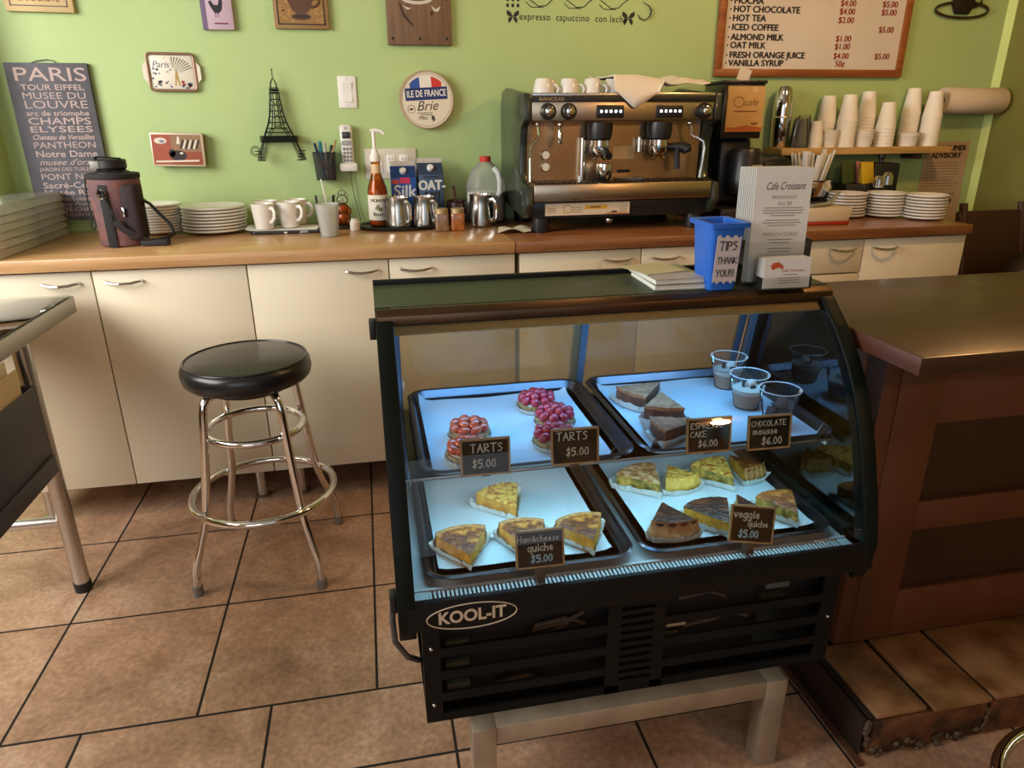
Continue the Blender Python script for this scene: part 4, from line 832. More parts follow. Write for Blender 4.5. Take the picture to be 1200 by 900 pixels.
for x in (-.055, .165):
    k = obj('button_pad', MB().box(x-.05, x+.05, .03, .037, .386, .428, .003), M_['black_plastic'], em)
    mb = MB()
    for i in range(5): mb.box(x-.037+.0175*i, x-.029+.0175*i, .0288, .0302, .404, .412, .001)
    obj('lit_buttons', mb, mat('button_glow', (.8, .85, 1), .4, emit=3), k)
for x, full in ((-.075, 0), (.15, 1)):
    g = obj('group_head', MB().lathe([(0, .372), (.044, .372), (.046, .35), (.042, .318), (.036, .312), (0, .312)], (x, .08, 0), 28), bp_, em)
    obj('lower_collar', MB().lathe([(0, .312), (.034, .312), (.034, .296), (.03, .292), (0, .292)], (x, .08, 0), 28), M_['chrome'], g)
    pf = obj('portafilter', MB().lathe([(0, .296), (.036, .296), (.036, .276), (.03, .264), (0, .262)], (x, .08, 0), 28), M_['chrome'], em)
    h = MB()
    if full: h.tube([(x+.03, .08, .288), (x+.08, .07, .288), (x+.105, .06, .278), (x+.108, .058, .268)], .016, 10, taper=[.6, 1, 1.3, .9]).tube([(x+.068, .07, .285), (x+.072, .066, .21)], .011, 10)
    else: h.tube([(x, .05, .284), (x, .01, .276), (x, -.03, .262)], .012, 10, taper=[.8, 1.2, 1.1])
    obj('filter_handle', h, bp_, pf)
    obj('spout', MB().tube([(x-.022, .075, .246), (x-.012, .075, .256), (x, .075, .262), (x+.012, .075, .256), (x+.022, .075, .246)], .006, 8), M_['brass_gold'] if full else M_['chrome'], pf)
    obj('group_column', MB().tube([(x-.052 if not full else x-.06, .12, .17 if not full else .27), (x-.052 if not full else x-.06, .12, .32)], .018, 14), M_['chrome'], em)
for x, s in ((-.305, -1), (.262, 1)):
    w = obj('steam_wand', MB().tube([(x, .07, .375), (x+.003, .065, .35), (x+.004, .06, .33), (x-.012*1, .05, .31) if s < 0 else (x+.02, .05, .32), (x-.03, .045, .295) if s < 0 else (x+.045, .045, .305), (x-.034, .04, .25) if s < 0 else (x+.05, .04, .28), (x-.034, .035, .178) if s < 0 else (x+.038, .035, .18)], .0055, 10), M_['chrome'], em)
    obj('wand_joint', MB().ball((x, .07, .368), .011), M_['chrome'], w)
t = obj('water_tap', MB().lathe([(0, 0), (.008, .001), (.011, .02), (.009, .045), (.006, .055), (0, .056)], (-.225, .065, .30), 16), M_['chrome'], em); obj('tap_ball', MB().ball((-.225, .065, .366), .011), M_['chrome'], t)
for z in (.263, .222):
    g = obj('gauge', MB().lathe([(0, 0), (.017, 0), (.018, .006), (.016, .008), (0, .008)], seg=24).xf(Matrix.Translation((-.262, .126, z)) @ KN), M_['chrome'], em)
    obj('dial', MB().lathe([(0, 0), (.0135, 0), (.0135, .001), (0, .001)], seg=20).xf(Matrix.Translation((-.262, .1175, z)) @ KN), mat('dial_grey', s2l('#d8d2c6'), .4), g)
obj('rating_plate', MB().box(-.008, .075, .1235, .126, .245, .29), mat('plate_tan', s2l('#c8ad86'), .5, .2), em)
obj('slot', MB().box(.012, .062, .1235, .126, .196, .208, .002), M_['dark_void'], em)
obj('drain_knob', MB().ball((-.035, .06, .036), .016, .02, .014), M_['steel'], em)
# cup under the left group, spoons on the grate
o = obj('steel_cup', MB().lathe([(0, 0), (.02, 0), (.028, .012), (.031, .035), (.029, .056), (.027, .056), (.028, .03), (0, .006)], seg=26), M_['chrome'], loc=(.845, .19, Z2+.177)); tag(o, 'small round steel cup on the drip grate under the left group', 'cup')
for k, (a, lab) in enumerate(((-.12, 'longer steel spoon lying on the drip grate'), (.1, 'shorter steel spoon lying on the drip grate'))):
    s = MB(); s.tube([(-.04, 0, .003), (.045-.01*k, 0, .003)], .0022, 6); s.ball((-.05, 0, .003), .013, .009, .003, u=10, v=6)
    o = obj('spoon', s, M_['chrome'], loc=(.945+.02*k, .19+.03*k, Z2+.178), rz=-.35+a); tag(o, lab, 'spoon', 'spoons on the drip grate')
# cups on top
EZ = Z2+.4555
def ecup():
    r = thing('espresso_cup', '', 'cup', (0, 0, 0), 0, 'upturned cups on the espresso machine')
    obj('cup', MB().lathe([(0, .06), (.025, .06), (.029, .055), (.035, .03), (.0395, .0), (.038, 0), (.033, .03), (.025, .053), (0, .055)], seg=30), M_['white_ceramic'], r)
    obj('handle', MB().tube([(.03, 0, .040), (.046, 0, .038), (.054, 0, .026), (.049, 0, .012), (.036, 0, .008)], .0045, 8), M_['white_ceramic'], r); return r
e0 = ecup(); e0.location = (.630, .24, EZ); e0.rotation_euler.z = -.5; e0['label'] = 'upturned white cup nearest the left edge of the espresso machine'
dup(e0, (.722, .24, EZ), -.5, 'second upturned white cup from the left edge of the espresso machine'); dup(e0, (.806, .24, EZ), -.5, 'third upturned white cup from the left edge of the espresso machine'); dup(e0, (.886, .25, EZ), -.5, 'upturned white cup half under the towel on the machine')
dup(e0, (.672, .335, EZ), 2.4, 'upturned white cup in the back row behind the first cup on the machine')
# towel
mb = MB()
def tow(u, v):
    x = -.17+.345*u+.012*v; y = -.16+.36*v
    z = .072+.008*math.sin(7*u+2*v)+.005*math.sin(13*v+5*u)+.004*math.sin(19*u-4*v)-.03*max(0, u-.85)*4*.4-.02*(1-v)
    if y < -.136 and u < .5: return (x, -.144-.01*math.sin(3*u), .022-(-.136-y)*2.6*max(0, min(u/.22, (.5-u)/.28)))
    z = max(z, .070-.05*max(0, u-.25)) if u < .5 else z
    return (x, y, max(z, .022))
mb.grid(tow, 30, 22, thick=.004)
tm = bpy.data.materials.new('towel_cloth'); tm.use_nodes = True; nt = tm.node_tree; b = nt.nodes['Principled BSDF']; b.inputs['Roughness'].default_value = .95
tc = nt.nodes.new('ShaderNodeTexCoord'); sx = nt.nodes.new('ShaderNodeSeparateXYZ'); nt.links.new(tc.outputs['Object'], sx.inputs[0])
m1 = nt.nodes.new('ShaderNodeMath'); m1.operation = 'MULTIPLY_ADD'; nt.links.new(sx.outputs[0], m1.inputs[0]); m1.inputs[1].default_value = .8
nt.links.new(sx.outputs[1], m1.inputs[2]); m2 = nt.nodes.new('ShaderNodeMath'); m2.operation = 'SUBTRACT'; nt.links.new(m1.outputs[0], m2.inputs[0]); m2.inputs[1].default_value = .1
m3 = nt.nodes.new('ShaderNodeMath'); m3.operation = 'ABSOLUTE'; nt.links.new(m2.outputs[0], m3.inputs[0]); m4 = nt.nodes.new('ShaderNodeMath'); m4.operation = 'LESS_THAN'; nt.links.new(m3.outputs[0], m4.inputs[0]); m4.inputs[1].default_value = .012
mx = nt.nodes.new('ShaderNodeMix'); mx.data_type = 'RGBA'; nt.links.new(m4.outputs[0], mx.inputs[0]); mx.inputs[6].default_value = (*s2l('#e2d6c2'), 1); mx.inputs[7].default_value = (*s2l('#c88d2c'), 1); nt.links.new(mx.outputs[2], b.inputs['Base Color'])
n = nt.nodes.new('ShaderNodeTexNoise'); n.inputs['Scale'].default_value = 220; bb = nt.nodes.new('ShaderNodeBump'); bb.inputs['Strength'].default_value = .3; bb.inputs['Distance'].default_value = .003; nt.links.new(n.outputs[0], bb.inputs['Height']); nt.links.new(bb.outputs[0], b.inputs['Normal'])
o = obj('dish_towel', mb, tm, loc=(1.03, .30, EZ), smooth=2); tag(o, 'white dish towel with a yellow stripe draped over the espresso machine', 'towel')
# ================================================================== grinder and what stands by it
gr = thing('coffee_grinder', 'black coffee grinder with a printed poster on its hopper front', 'grinder', (1.41, .33, Z2), -.03)
bk = M_['black_plastic']
obj('base', MB().box(-.085, .095, -.13, .14, 0, .06, .01), bk, gr)
obj('body', MB().box(-.06, .075, -.02, .13, .06, .31, .02, seg=3), bk, gr)
obj('doser', MB().lathe([(0, .1), (.05, .1), (.058, .11), (.06, .26), (.05, .275), (0, .28)], (.03, -.06, 0), 28), bk, gr)
hp = obj('hopper', MB().box(-.08, .085, -.055, .12, .31, .505, .006), mat('hopper_dark', (.02, .016, .012), .2), gr)
obj('hopper_lid', MB().box(-.085, .09, -.06, .125, .503, .515, .004), bk, gr)
po = obj('poster', MB().box(-.065, .083, -.062, -.0555, .335, .495), mat('poster_tan', s2l('#c9a26a'), .4, col2=s2l('#b98e52')), hp)
mb = MB(); yy = -.0624
mb.tube([(a, yy, b) for a, b in ell(-.02, .44, .02, .018, n=14)], .0012, 4, closed=True); mb.text('cafe', .035, at(.028, yy, .438, 0, FRONT), shear=.3)
mb.box(-.04, .055, yy-.0003, yy, .405, .409); mb.poly([(a, yy, b) for a, b in ell(.05, .368, .016, .010, 180, 360, 10)]); mb.poly([(a, yy, b) for a, b in [(-.064, .336), (-.064, .352), (-.03, .35), (.02, .358), (.082, .35), (.082, .336)]], 1)
mb.poly([(a, yy, b) for a, b in [(.03, .475), (.03, .49), (.052, .49), (.052, .475)]], 2)
obj('poster_print', mb, [mat('poster_brown', s2l('#7a4e24'), .6), mat('poster_orange', s2l('#a5561f'), .5), mat('poster_pale', s2l('#d0b080'), .5)], po, smooth=None)
obj('fork', MB().tube([(.03, -.12, .1), (.03, -.15, .098), (.05, -.155, .098)], .006, 8), M_['steel'], gr)
obj('label_strip', MB().box(.03, .07, -.124, -.118, .205, .217), mat('strip_tan', s2l('#a0876a'), .5), gr)
o = obj('paper_tag', MB().box(-.025, .025, -.001, .001, 0, .045).xf(Matrix.Rotation(.3, 4, 'Y')), M_['cream_paper'], loc=(1.43, .34, Z2+.5155)); tag(o, 'small creased paper tag propped on the grinder lid', 'tag')
o = obj('note_paper', MB().box(-.05, .05, -.002, 0, -.1, .1), mat('note_brown', s2l('#8d6748'), .7, col2=s2l('#3e2c1e'), nscale=22, lo=.45, hi=.55), loc=(1.585, YW-.001, 1.19)); tag(o, 'brown printed note on the wall to the right of the grinder', 'note')
o = obj('coffee_maker', MB().box(-.07, .07, -.09, .09, 0, .235, .012).box(-.05, .05, -.1, -.06, .15, .22, .008), M_['black_plastic'], loc=(1.62, .45, Z2)); tag(o, 'low black machine in the shade between grinder and wall shelf', 'coffee maker')
# tamper by the machine
tp = thing('portafilter_dish', 'shiny steel dish with a wire handle beside the machine foot', 'dish', (1.245, .11, Z2))
obj('dish', MB().lathe([(0, 0), (.035, 0), (.038, .006), (.036, .03), (.03, .034), (0, .03)], seg=26), M_['chrome'], tp); obj('wire_handle', MB().tube([(.035, 0, .02), (.06, -.01, .03), (.075, 0, .02), (.06, .01, .012)], .003, 6), M_['chrome'], tp)
# ================================================================== right end of the worktop
def saucers(n, x, y, label, grp): plates(n, x, y, .075, .0118, label, grp, name='saucer', cat='saucer', h=.013, z0=Z2)
saucers(8, 1.93, .30, 'saucer in the pile beside the napkin basket', 'saucers beside the napkin basket'); saucers(8, 2.085, .27, 'saucer in the middle pile of three', 'saucers in the middle pile'); saucers(8, 2.185, .16, 'saucer in the pile at the worktop end', 'saucers at the worktop end')
# napkin basket, tray, condiments
nb = thing('napkin_basket', 'round steel bowl crammed with rolled white napkins', 'bowl', (1.81, .40, Z2+.06))
obj('bowl', MB().lathe([(0, 0), (.04, 0), (.075, .02), (.092, .06), (.095, .085), (.091, .085), (.085, .055), (0, .01)], seg=36), M_['chrome'], nb)
NAPK = [(0, 0)]+[(k*2*PI/5, .030) for k in range(5)]+[(k*2*PI/9+.3, .046) for k in range(9)]
for a, r in NAPK:
    tl = .24*r/.046; n_ = MB().box(-.011, .011, -.004, .004, 0, .15+random.uniform(-.012, .012), .003)
    o = obj('rolled_napkin', n_, M_['white_paper'], loc=(1.81+r*math.cos(a), .40+r*math.sin(a), Z2+.106)); o.rotation_euler = Matrix.Rotation(a, 3, 'Z').__matmul__(Matrix.Rotation(tl, 3, 'Y')).__matmul__(Matrix.Rotation(PI/2, 3, 'Z')).to_euler()
    tag(o, 'rolled white napkin standing in the steel bowl', 'napkin', 'rolled napkins in the steel bowl')
o = obj('riser_box', MB().box(-.12, .12, -.1, .1, 0, .058, .004), mat('riser_dark', (.05, .04, .03), .6), loc=(1.80, .42, Z2)); tag(o, 'dark low box under the steel napkin bowl', 'box')
o = obj('food_container', MB().box(-.085, .085, -.07, .07, .0, .012, .004, mi=1).prism([(-.08, .012), (-.092, .062), (.092, .062), (.08, .012)], -.07, .07, 'y', bev=.004), [mat('box_cream', s2l('#c5b291'), .5), mat('box_red', s2l('#a02a1a'), .5)], loc=(1.725, .17, Z2), rz=-.05)
tag(o, 'cream food box with a red base in front of the napkin bowl', 'box')
o = obj('steel_tongs', MB().tube([(-.08, -.03, .0), (.03, .01, .004), (.1, .05, .035)], .008, 8, flat=.3).tube([(-.08, -.05, .0), (.03, -.01, .004), (.1, .05, .04)], .008, 8, flat=.3), M_['steel'], loc=(1.73, .17, Z2+.069)); tag(o, 'steel tongs resting on the cream food box', 'tongs')
sc_ = thing('sweetener_caddy', 'dark caddy of sweetener packets behind the saucers', 'caddy', (2.06, .44, Z2))
obj('box', MB().box(-.075, .075, -.05, .05, 0, .12, .005), mat('caddy_dark', (.02, .017, .014), .5), sc_)
for x, y, m, lab in ((.03, -.04, '#c7a21e', 'yellow sweetener packets'), (.035, .0, '#b7796c', 'pink sweetener packets'), (-.05, -.02, '#3c4a1e', 'green tea packets')):
    for k in range(4):
        o = obj('packet', MB().box(-.03, .03, -.002, .002, 0, .085, .001), mat('packet_'+m[1:], s2l(m), .6), loc=(2.06+x, .44+y+.008*k, Z2+.121)); o.rotation_euler = (-.15, .12*(k-1.5)*.5, .1); tag(o, lab[:-1]+' standing in the dark caddy', 'packet', lab)
sh_ = thing('shaker', 'glass shaker with a steel top behind the middle saucers', 'shaker', (2.11, .36, Z2+.0)); obj('jar', MB().lathe([(0, 0), (.022, 0), (.022, .11), (0, .11)], seg=18), M_['glass'], sh_); obj('top', MB().lathe([(.023, .108), (.023, .14), (.012, .155), (0, .156)], seg=18), M_['chrome'], sh_)
r_ = dup(sh_, (2.16, .375, Z2), 0, 'taller glass shaker with a steel top next to the black canister'); r_.scale = (1, 1, 1.08)
bc = thing('canister', 'square black canister with a pump knob under the wall shelf', 'canister', (2.30, .45, Z2-.0)); bc.location.x = 2.19; bc.location.y = .47
obj('body', MB().box(-.062, .062, -.05, .05, 0, .20, .008), M_['black_plastic'], bc); obj('knob', MB().lathe([(0, .2), (.008, .2), (.008, .215), (.016, .22), (.016, .24), (.008, .25), (0, .25)], seg=16), M_['black_plastic'], bc)
# --- cups on the shelf
SZ = 1.157+.0145
def pcup(name, r0, r1, h, m): return obj(name, MB().lathe([(0, h), (r0, h), (r1, .003), (r1+.0015, .003), (r1+.0015, 0), (r1-.0006, 0), (r0-.0006, h-.0015), (0, h-.0015)], seg=24), m)
def stack(n, x, y, pitch, proto, label, grp, name='paper_cup', cat='cup', tilt=0):
    for k in range(n):
        c = proto if (k == 0 and not proto.get('label')) else proto.copy()
        if c is not proto: COL.objects.link(c)
        c.location = (x+k*pitch*tilt, y, SZ+k*pitch); tag(c, f'{label}, {ORD[n-1-k]}', cat, grp)
pcm = mat('cup_white', s2l('#efe8da'), .55)
tall = pcup('paper_cup', .026, .039, .105, pcm); sm = pcup('paper_cup', .021, .030, .075, pcm)
stack(9, 1.958, .557, .0125, tall, 'upturned white paper cup in the tallest column nearest the steel urn', 'paper cups, first back column')
stack(11, 2.012, .4905, .0102, tall, 'upturned white paper cup in the front column nearest the short cups', 'paper cups, first front column')
stack(10, 2.147, .557, .013, tall, 'upturned white paper cup in the middle back column', 'paper cups, middle back column')
stack(6, 2.20, .4905, .0145, tall, 'upturned white paper cup in the shorter middle front column', 'paper cups, middle front column')
stack(12, 2.366, .557, .0118, tall, 'upturned white paper cup in the last back column', 'paper cups, end back column')
stack(12, 2.420, .4905, .0105, tall, 'upturned white paper cup in the last front column', 'paper cups, end front column')
stack(4, 1.870, .487, .010, sm, 'short upturned paper cup beside the clear cups', 'short paper cups')
clear = pcup('clear_cup', .024, .036, .09, M_['clear_plastic'])
stack(4, 1.80, .49, .0095, clear, 'clear plastic cup in the column beside the steel urn', 'clear cups, first column', 'clear_cup'); stack(5, 1.855, .56, .0095, clear, 'clear plastic cup in the column behind the short cups', 'clear cups, second column', 'clear_cup')
for x, y, r, n, lab in ((1.936, .485, .032, 3, 'small tub in the low pile between paper cup columns'), (2.098, .487, .040, 3, 'wide white tub in the pile before the middle cups'), (2.315, .487, .044, 2, 'wide white tub in the pile near the shelf end')):
    for k in range(n):
        o = obj('paper_tub', MB().lathe([(0, 0), (r*.85, 0), (r*.86, .002), (r, .042), (r*1.04, .044), (r*.98, .045), (r*.84, .004), (0, .004)], seg=26), pcm, loc=(x, y, SZ+k*.012)); tag(o, f'{lab}, {ORD[n-1-k]}', 'tub', lab)
ur = thing('steel_urn', 'tall polished steel shaker standing at the near end of the wall shelf', 'shaker', (1.738, .545, SZ)); 
obj('body', MB().lathe([(0, 0), (.034, 0), (.036, .004), (.040, .12), (.039, .18), (.03, .225), (.022, .24), (0, .245)], seg=30), M_['chrome'], ur)
obj('seam_ring', MB().lathe([(.0402, .118), (.0412, .12), (.0402, .124)], seg=30), M_['steel'], ur)
# ================================================================== clutter at the far right corner
ch = thing('wooden_chair', 'dark wooden chair with a leaning backrest in the far right corner', 'chair', (2.60, -.02, 0), .0)
dw = mat('chair_wood', s2l('#3a2012'), .45)
obj('seat', MB().box(-.17, .17, -.2, .2, .43, .465, .01), dw, ch)
for x in (-.14, .14):
    for y in (-.17, .17): obj('leg', MB().tube([(x*1.1, y*1.1, 0), (x, y, .43)], .02, 8), dw, ch)
obj('backrest', MB().box(-.17, .17, .16, .19, .60, .93, .012).xf(Matrix.Translation((0, .17, .45)) @ Matrix.Rotation(-.22, 4, 'X') @ Matrix.Translation((0, -.17, -.45))), dw, ch)
for x in (-.145, .145): obj('back_post', MB().tube([(x, .175, .44), (x, .28, .95)], .016, 8), dw, ch)
mb = MB(); mb.ball((0, 0, .16), .17, .15, .19, u=20, v=12)
for v in mb.bm.verts: v.co += Vector((math.sin(v.co.z*40)*.012, 0, math.sin(v.co.x*30+v.co.y*22)*.016)); v.co.z = max(v.co.z, 0)
o = obj('leather_bag', mb, mat('bag_leather', s2l('#2c1b12'), .4, col2=s2l('#1b110b'), nscale=5), loc=(2.60, -.06, .4665)); tag(o, 'slumped dark leather bag on the chair in the corner', 'bag')
o = obj('cardboard_box', MB().box(-.16, .16, -.13, .13, 0, .2, .004), mat('box_brown', s2l('#4e3018'), .7), loc=(2.38, -.42, 0.0)); o.scale.z = 3.1; tag(o, 'tall brown carton between the cabinets and the service counter', 'carton')
# ================================================================== display case
CX, CYY, CZ = .453, -1.34, .228
case = thing('display_case', 'black refrigerated bakery case with curved glass front holding quiches and tarts', 'display case', (CX, CYY, CZ))
CT = Matrix.Translation((-CX, -CYY, -CZ))
def cob(name, mb, m, parent=None, smooth=.6): mb.xf(CT); return obj(name, mb, m, parent or case, smooth=smooth)
PRO = [(-1.070, .972), (-1.103, .952), (-1.131, .929), (-1.158, .907), (-1.182, .883), (-1.207, .856), (-1.228, .828), (-1.250, .793), (-1.268, .757), (-1.291, .705), (-1.309, .651), (-1.323, .613), (-1.332, .58), (-1.339, .55), (-1.343, .527)]
BK = mat('case_black', (.0075, .0072, .007), .42, col2=(.010, .0095, .009), spec=.14); greenblk = mat('case_side', (.006, .009, .007), .42, col2=(.005, .007, .006), spec=.12)
def inset(d): return [(y+d*.8, z-d*.35) for y, z in PRO]
side_gl = thin_glass('side_glass', (.93, .95, .96), ior=1.95)
for x0, x1 in ((-.002, .028), (.878, .908)):
    outer = PRO+[(-1.345, .50), (-1.337, .475), (-1.323, .438), (-1.30, .45), (-1.285, .49)]
    inner = [(y+.03, z-.008) for y, z in PRO]
    mb = MB(); mb.prism(PRO+list(reversed(inner)), x0, x1, 'x', bev=.002); mb.prism([(-1.345, .53), (-1.337, .475), (-1.323, .438), (-1.28, .47), (-1.28, .53)], x0, x1, 'x', bev=.002)
    mb.prism([(-1.08, .972), (-.868, .972), (-.868, .945), (-1.06, .945)], x0, x1, 'x', bev=.002)
    mb.prism([(-.90, .96), (-.868, .972), (-.76, .50), (-.79, .50)], x0, x1, 'x', bev=.002); mb.box(x0, x1, -1.34, -.76, .467, .53, .002)
    f = cob('side_frame', mb, greenblk)
    xm = (x0+x1)/2
    cob('side_glass', MB().prism([(y+.028, z-.008) for y, z in PRO]+[(-1.30, .53), (-.79, .53), (-.89, .945), (-1.05, .945)], xm-.002, xm+.002, 'x'), side_gl, f)
for z, y in ((.935, -1.075), (.515, -1.31)):
    cob('hinge_knob', MB().box(-.014, -.002, y-.012, y+.012, z-.018, z+.018, .002), M_['black_plastic'])
gl = thin_glass('front_glass', (.97, .985, .985), rough=.015, ior=1.5)
mb = MB(); P2 = [(y+.004, z-.004) for y, z in PRO[1:]]
mb.grid(lambda u, v: (.028+.85*u, *P2[int(round(v*(len(P2)-1)))]), 1, len(P2)-1); cob('front_glass', mb, gl, smooth=1.0)
topm = mat('case_top', s2l('#232c20'), .45, col2=s2l('#2f3c2b'), nscale=70, lo=.45, hi=.6, detail=6)  # dark green paints in the green wall's reflection; the speckle is dust
cob('top_plate', MB().box(-.002, .908, -1.0705, -.868, .963, .9727), topm)
cob('back_lip', MB().box(-.002, .908, -.882, -.868, .968, .982, .002), BK)
trim = mat('trim_bronze', s2l('#5a4432'), .32, .8, col2=s2l('#463426'), nscale=5, stretch=(1, 8, 8), rvar=.1)
cob('front_trim', MB().prism([(-1.1, .944), (-1.098, .963), (-1.082, .9718), (-1.07, .9718), (-1.07, .944)], -.0, .906, 'x', bev=.002), trim)
hsg = cob('lamp_housing', MB().prism([(-1.095, .943), (-1.108, .930), (-1.10, .926), (-1.06, .935), (-1.06, .943)], .03, .876, 'x', bev=.001), mat('warm_glint_gold', s2l('#e2be7a'), .35, .6, bump=.5, bscale=400))  # gold colour stands in for warm light reflected on the condensation
tb = cob('lamp_tube', MB().tube([(.05, -1.075, .928), (.86, -1.075, .928)], .007, 10), mat('tube_glow', (.62, .82, 1), .5, emit=6), hsg)
l = bpy.data.lights.new('case_lamp', 'AREA'); l.shape = 'RECTANGLE'; l.size = .8; l.size_y = .03; l.energy = CASE_LIGHT; l.color = (.10, .46, 1.0)
lo_ = bpy.data.objects.new('case_lamp', l); COL.objects.link(lo_); lo_.location = (.453, -1.068, .917); lo_.rotation_euler = (.42, 0, 0)
# inside: deck, grille, back doors, shelf
stl = mat('deck_steel', (.60, .60, .60), .4, .2, rvar=.08, nscale=15)
cob('deck', MB().box(.013, .893, -1.285, -.76, .50, .508), stl)
mb = MB()
for k in range(104): mb.box(.055+.0077*k, .0592+.0077*k, -1.322, -1.287, .505, .510)
mb.box(.028, .878, -1.29, -1.284, .504, .513); mb.box(.028, .878, -1.33, -1.321, .504, .512); mb.box(.028, .054, -1.322, -1.288, .505, .511); mb.box(.857, .878, -1.322, -1.288, .505, .511)
cob('air_grille', mb, stl); cob('grille_well', MB().box(.03, .876, -1.322, -1.287, .47, .475), M_['dark_void'])
back = thin_glass('fogged_glass', (.90, .78, .58), fog=.32, fogcol=(.60, .42, .22))
def by(z): return -.872+(.955-z)*.235
mb = MB(); 
for x0, x1, o in ((.03, .475, 0), (.445, .876, .012)):
    d = cob('sliding_door', MB().prism([(by(.945)+o, .945), (by(.945)+o+.004, .945), (by(.51)+o+.004, .51), (by(.51)+o, .51)], x0, x1, 'x'), back)
    fr_ = MB(); w = .016
    for a, b in ((x0, x0+w), (x1-w, x1)): fr_.prism([(by(.945)+o-.003, .945), (by(.945)+o+.007, .945), (by(.51)+o+.007, .51), (by(.51)+o-.003, .51)], a, b, 'x')
    cob('door_frame', fr_, mat('door_frame_grey', s2l('#5f7286'), .4, .5), d)
cob('back_rail', MB().box(.013, .893, -.885, -.862, .935, .955), trim); cob('back_sill', MB().box(.013, .893, -.775, -.755, .50, .525), stl)
for x in (.03, .866): cob('inner_post', MB().prism([(-.90, .945), (-.885, .945), (-.79, .51), (-.805, .51)], x, x+.012, 'x'), mat('post_grey', s2l('#7d8ea0'), .3, .7))
sf = cob('glass_shelf', MB().box(.03, .876, -1.205, -.826, .690, .696), thin_glass('shelf_glass', (.9, .96, .95)))
cob('shelf_rail', MB().box(.03, .876, -1.2055, -1.201, .684, .6897, .0005), M_['aluminium'], sf)
for x in (.033, .868): cob('shelf_bracket', MB().box(x, x+.006, -1.2, -.86, .672, .69, .001), M_['steel'], sf)
tb3 = cob('shelf_lamp', MB().tube([(.05, -1.185, .683), (.86, -1.185, .683)], .005, 8), mat('tube_glow_low', (.62, .88, 1), .5, emit=4))
l = bpy.data.lights.new('shelf_lamp', 'AREA'); l.shape = 'RECTANGLE'; l.size = .8; l.size_y = .03; l.energy = SHELF_LIGHT; l.color = (.34, .76, 1.0)
lo_ = bpy.data.objects.new('shelf_lamp', l); COL.objects.link(lo_); lo_.location = (.453, -1.19, .674); lo_.rotation_euler = (.22, 0, 0)
# lower front band with the maker's oval
cob('front_band', MB().box(.013, .893, -1.343, -1.331, .467, .527, .003), BK)
lg = MB(); yy = -1.3436; cx_, cz_ = .124, .490
lg.tube([(a, yy, b) for a, b in ell(cx_, cz_, .0785, .0255, n=44)], .0011, 5, closed=True)
k = .118/(TXW('KOOL-IT', bold=.03)*.034)
lg.text('KOOL-IT', .034, at(cx_, yy, cz_, 0, FRONT) @ Matrix.Scale(k, 4, (1, 0, 0)), bold=.03)
cob('maker_badge', lg, mat('badge_pale', s2l('#c9b9a2'), .5), smooth=None)
# compressor base with louvred front
cob('base_body', MB().box(.037, .869, -1.262, -.79, .233, .467), M_['dark_void']); cob('base_pan', MB().box(.047, .859, -1.3, -1.262, .229, .2345), BK)
for x0, x1 in ((.037, .047), (.859, .869)): cob('base_side', MB().box(x0, x1, -1.306, -.79, .228, .467, .002), BK)
mb = MB(); Y0, Y1 = -1.308, -1.300
for a, b in ((.037, .068), (.385, .412), (.478, .502), (.836, .869)): mb.box(a, b, Y0, Y1, .228, .468)
mb.box(.068, .836, Y0, Y1, .228, .246); mb.box(.068, .836, Y0, Y1, .448, .468)
for i in range(3):
    z = .281+.0515*i
    for a, b in ((.068, .385), (.502, .836)): mb.box(a, b, Y0, Y1-.0005, z-.0065, z+.0125)
for i in range(11): mb.box(.412, .478, Y0, Y1-.0005, .246+.0185*i, .2565+.0185*i)
for i in range(0): pass
cob('louvre_panel', mb, BK)
rn = random.Random(5); pim = mat('pipe_dark', s2l('#5b5148'), .5, .4); bxm = mat('box_grey', s2l('#4c5450'), .6); scm = mat('scrap', s2l('#a58f76'), .7)
for k in range(8):
    z = rn.uniform(.26, .42); x = rn.uniform(.1, .26) if k < 4 else rn.uniform(.53, .65); cob('pipe', MB().tube([(x, -1.27, z), (x+.06, -1.278, z+.014), (x+.1, -1.27, z-.01 if k % 2 else z+.025)], .004, 6), pim)
for k in range(4): cob('wiring_box', MB().box(.72, .77, -1.29, -1.2625, .262+.05*k, .285+.05*k, .001), bxm); cob('wiring_box', MB().box(.08, .125, -1.275, -1.2625, .262+.05*k, .282+.05*k, .001), bxm)
for a_, b_ in ((.515, .356), (.512, .315)): cob('paper_scrap', MB().box(a_, a_+.04, -1.287, -1.2625, b_-.004, b_+.004), scm)
for x, z in ((.052, .27), (.855, .34), (.052, .40)): cob('screw', MB().ball((x, -1.309, z), .004, u=8, v=6), M_['steel'])
cob('drain_hose', MB().tube([(-.008, -1.30, .52), (-.012, -1.305, .47), (-.010, -1.30, .42), (.01, -1.285, .37), (.03, -1.27, .345), (.04, -1.25, .33)], .0055, 8), mat('hose_grey', s2l('#4d4a48'), .5))
# ---- stand
st = thing('stand', 'pale metal frame stand carrying the bakery case', 'stand', (.44, -1.06, 0))
alu = mat('stand_metal', s2l('#b3a692'), .5, .6, col2=s2l('#9c8f7c'), nscale=12); darkalu = mat('stand_dark', s2l('#5c5148'), .5, .5)
for sx in (-1, 1):
    for y0, y1 in ((-.285, -.24), (.19, .235)):
        x = .30*sx; obj('leg', MB().box(x-.0225, x+.0225, y0, y1, 0, .2275, .002), alu, st)
for y0, y1 in ((-.285, -.24), (.19, .235)): obj('cross_bar', MB().box(-.2775, .2775, y0+.002, y1-.002, .184, .2275, .002), alu, st)
for sx in (-1, 1): obj('side_bar', MB().box(.30*sx-.02, .30*sx+.02, -.24, .19, .184, .2275, .002), alu, st)
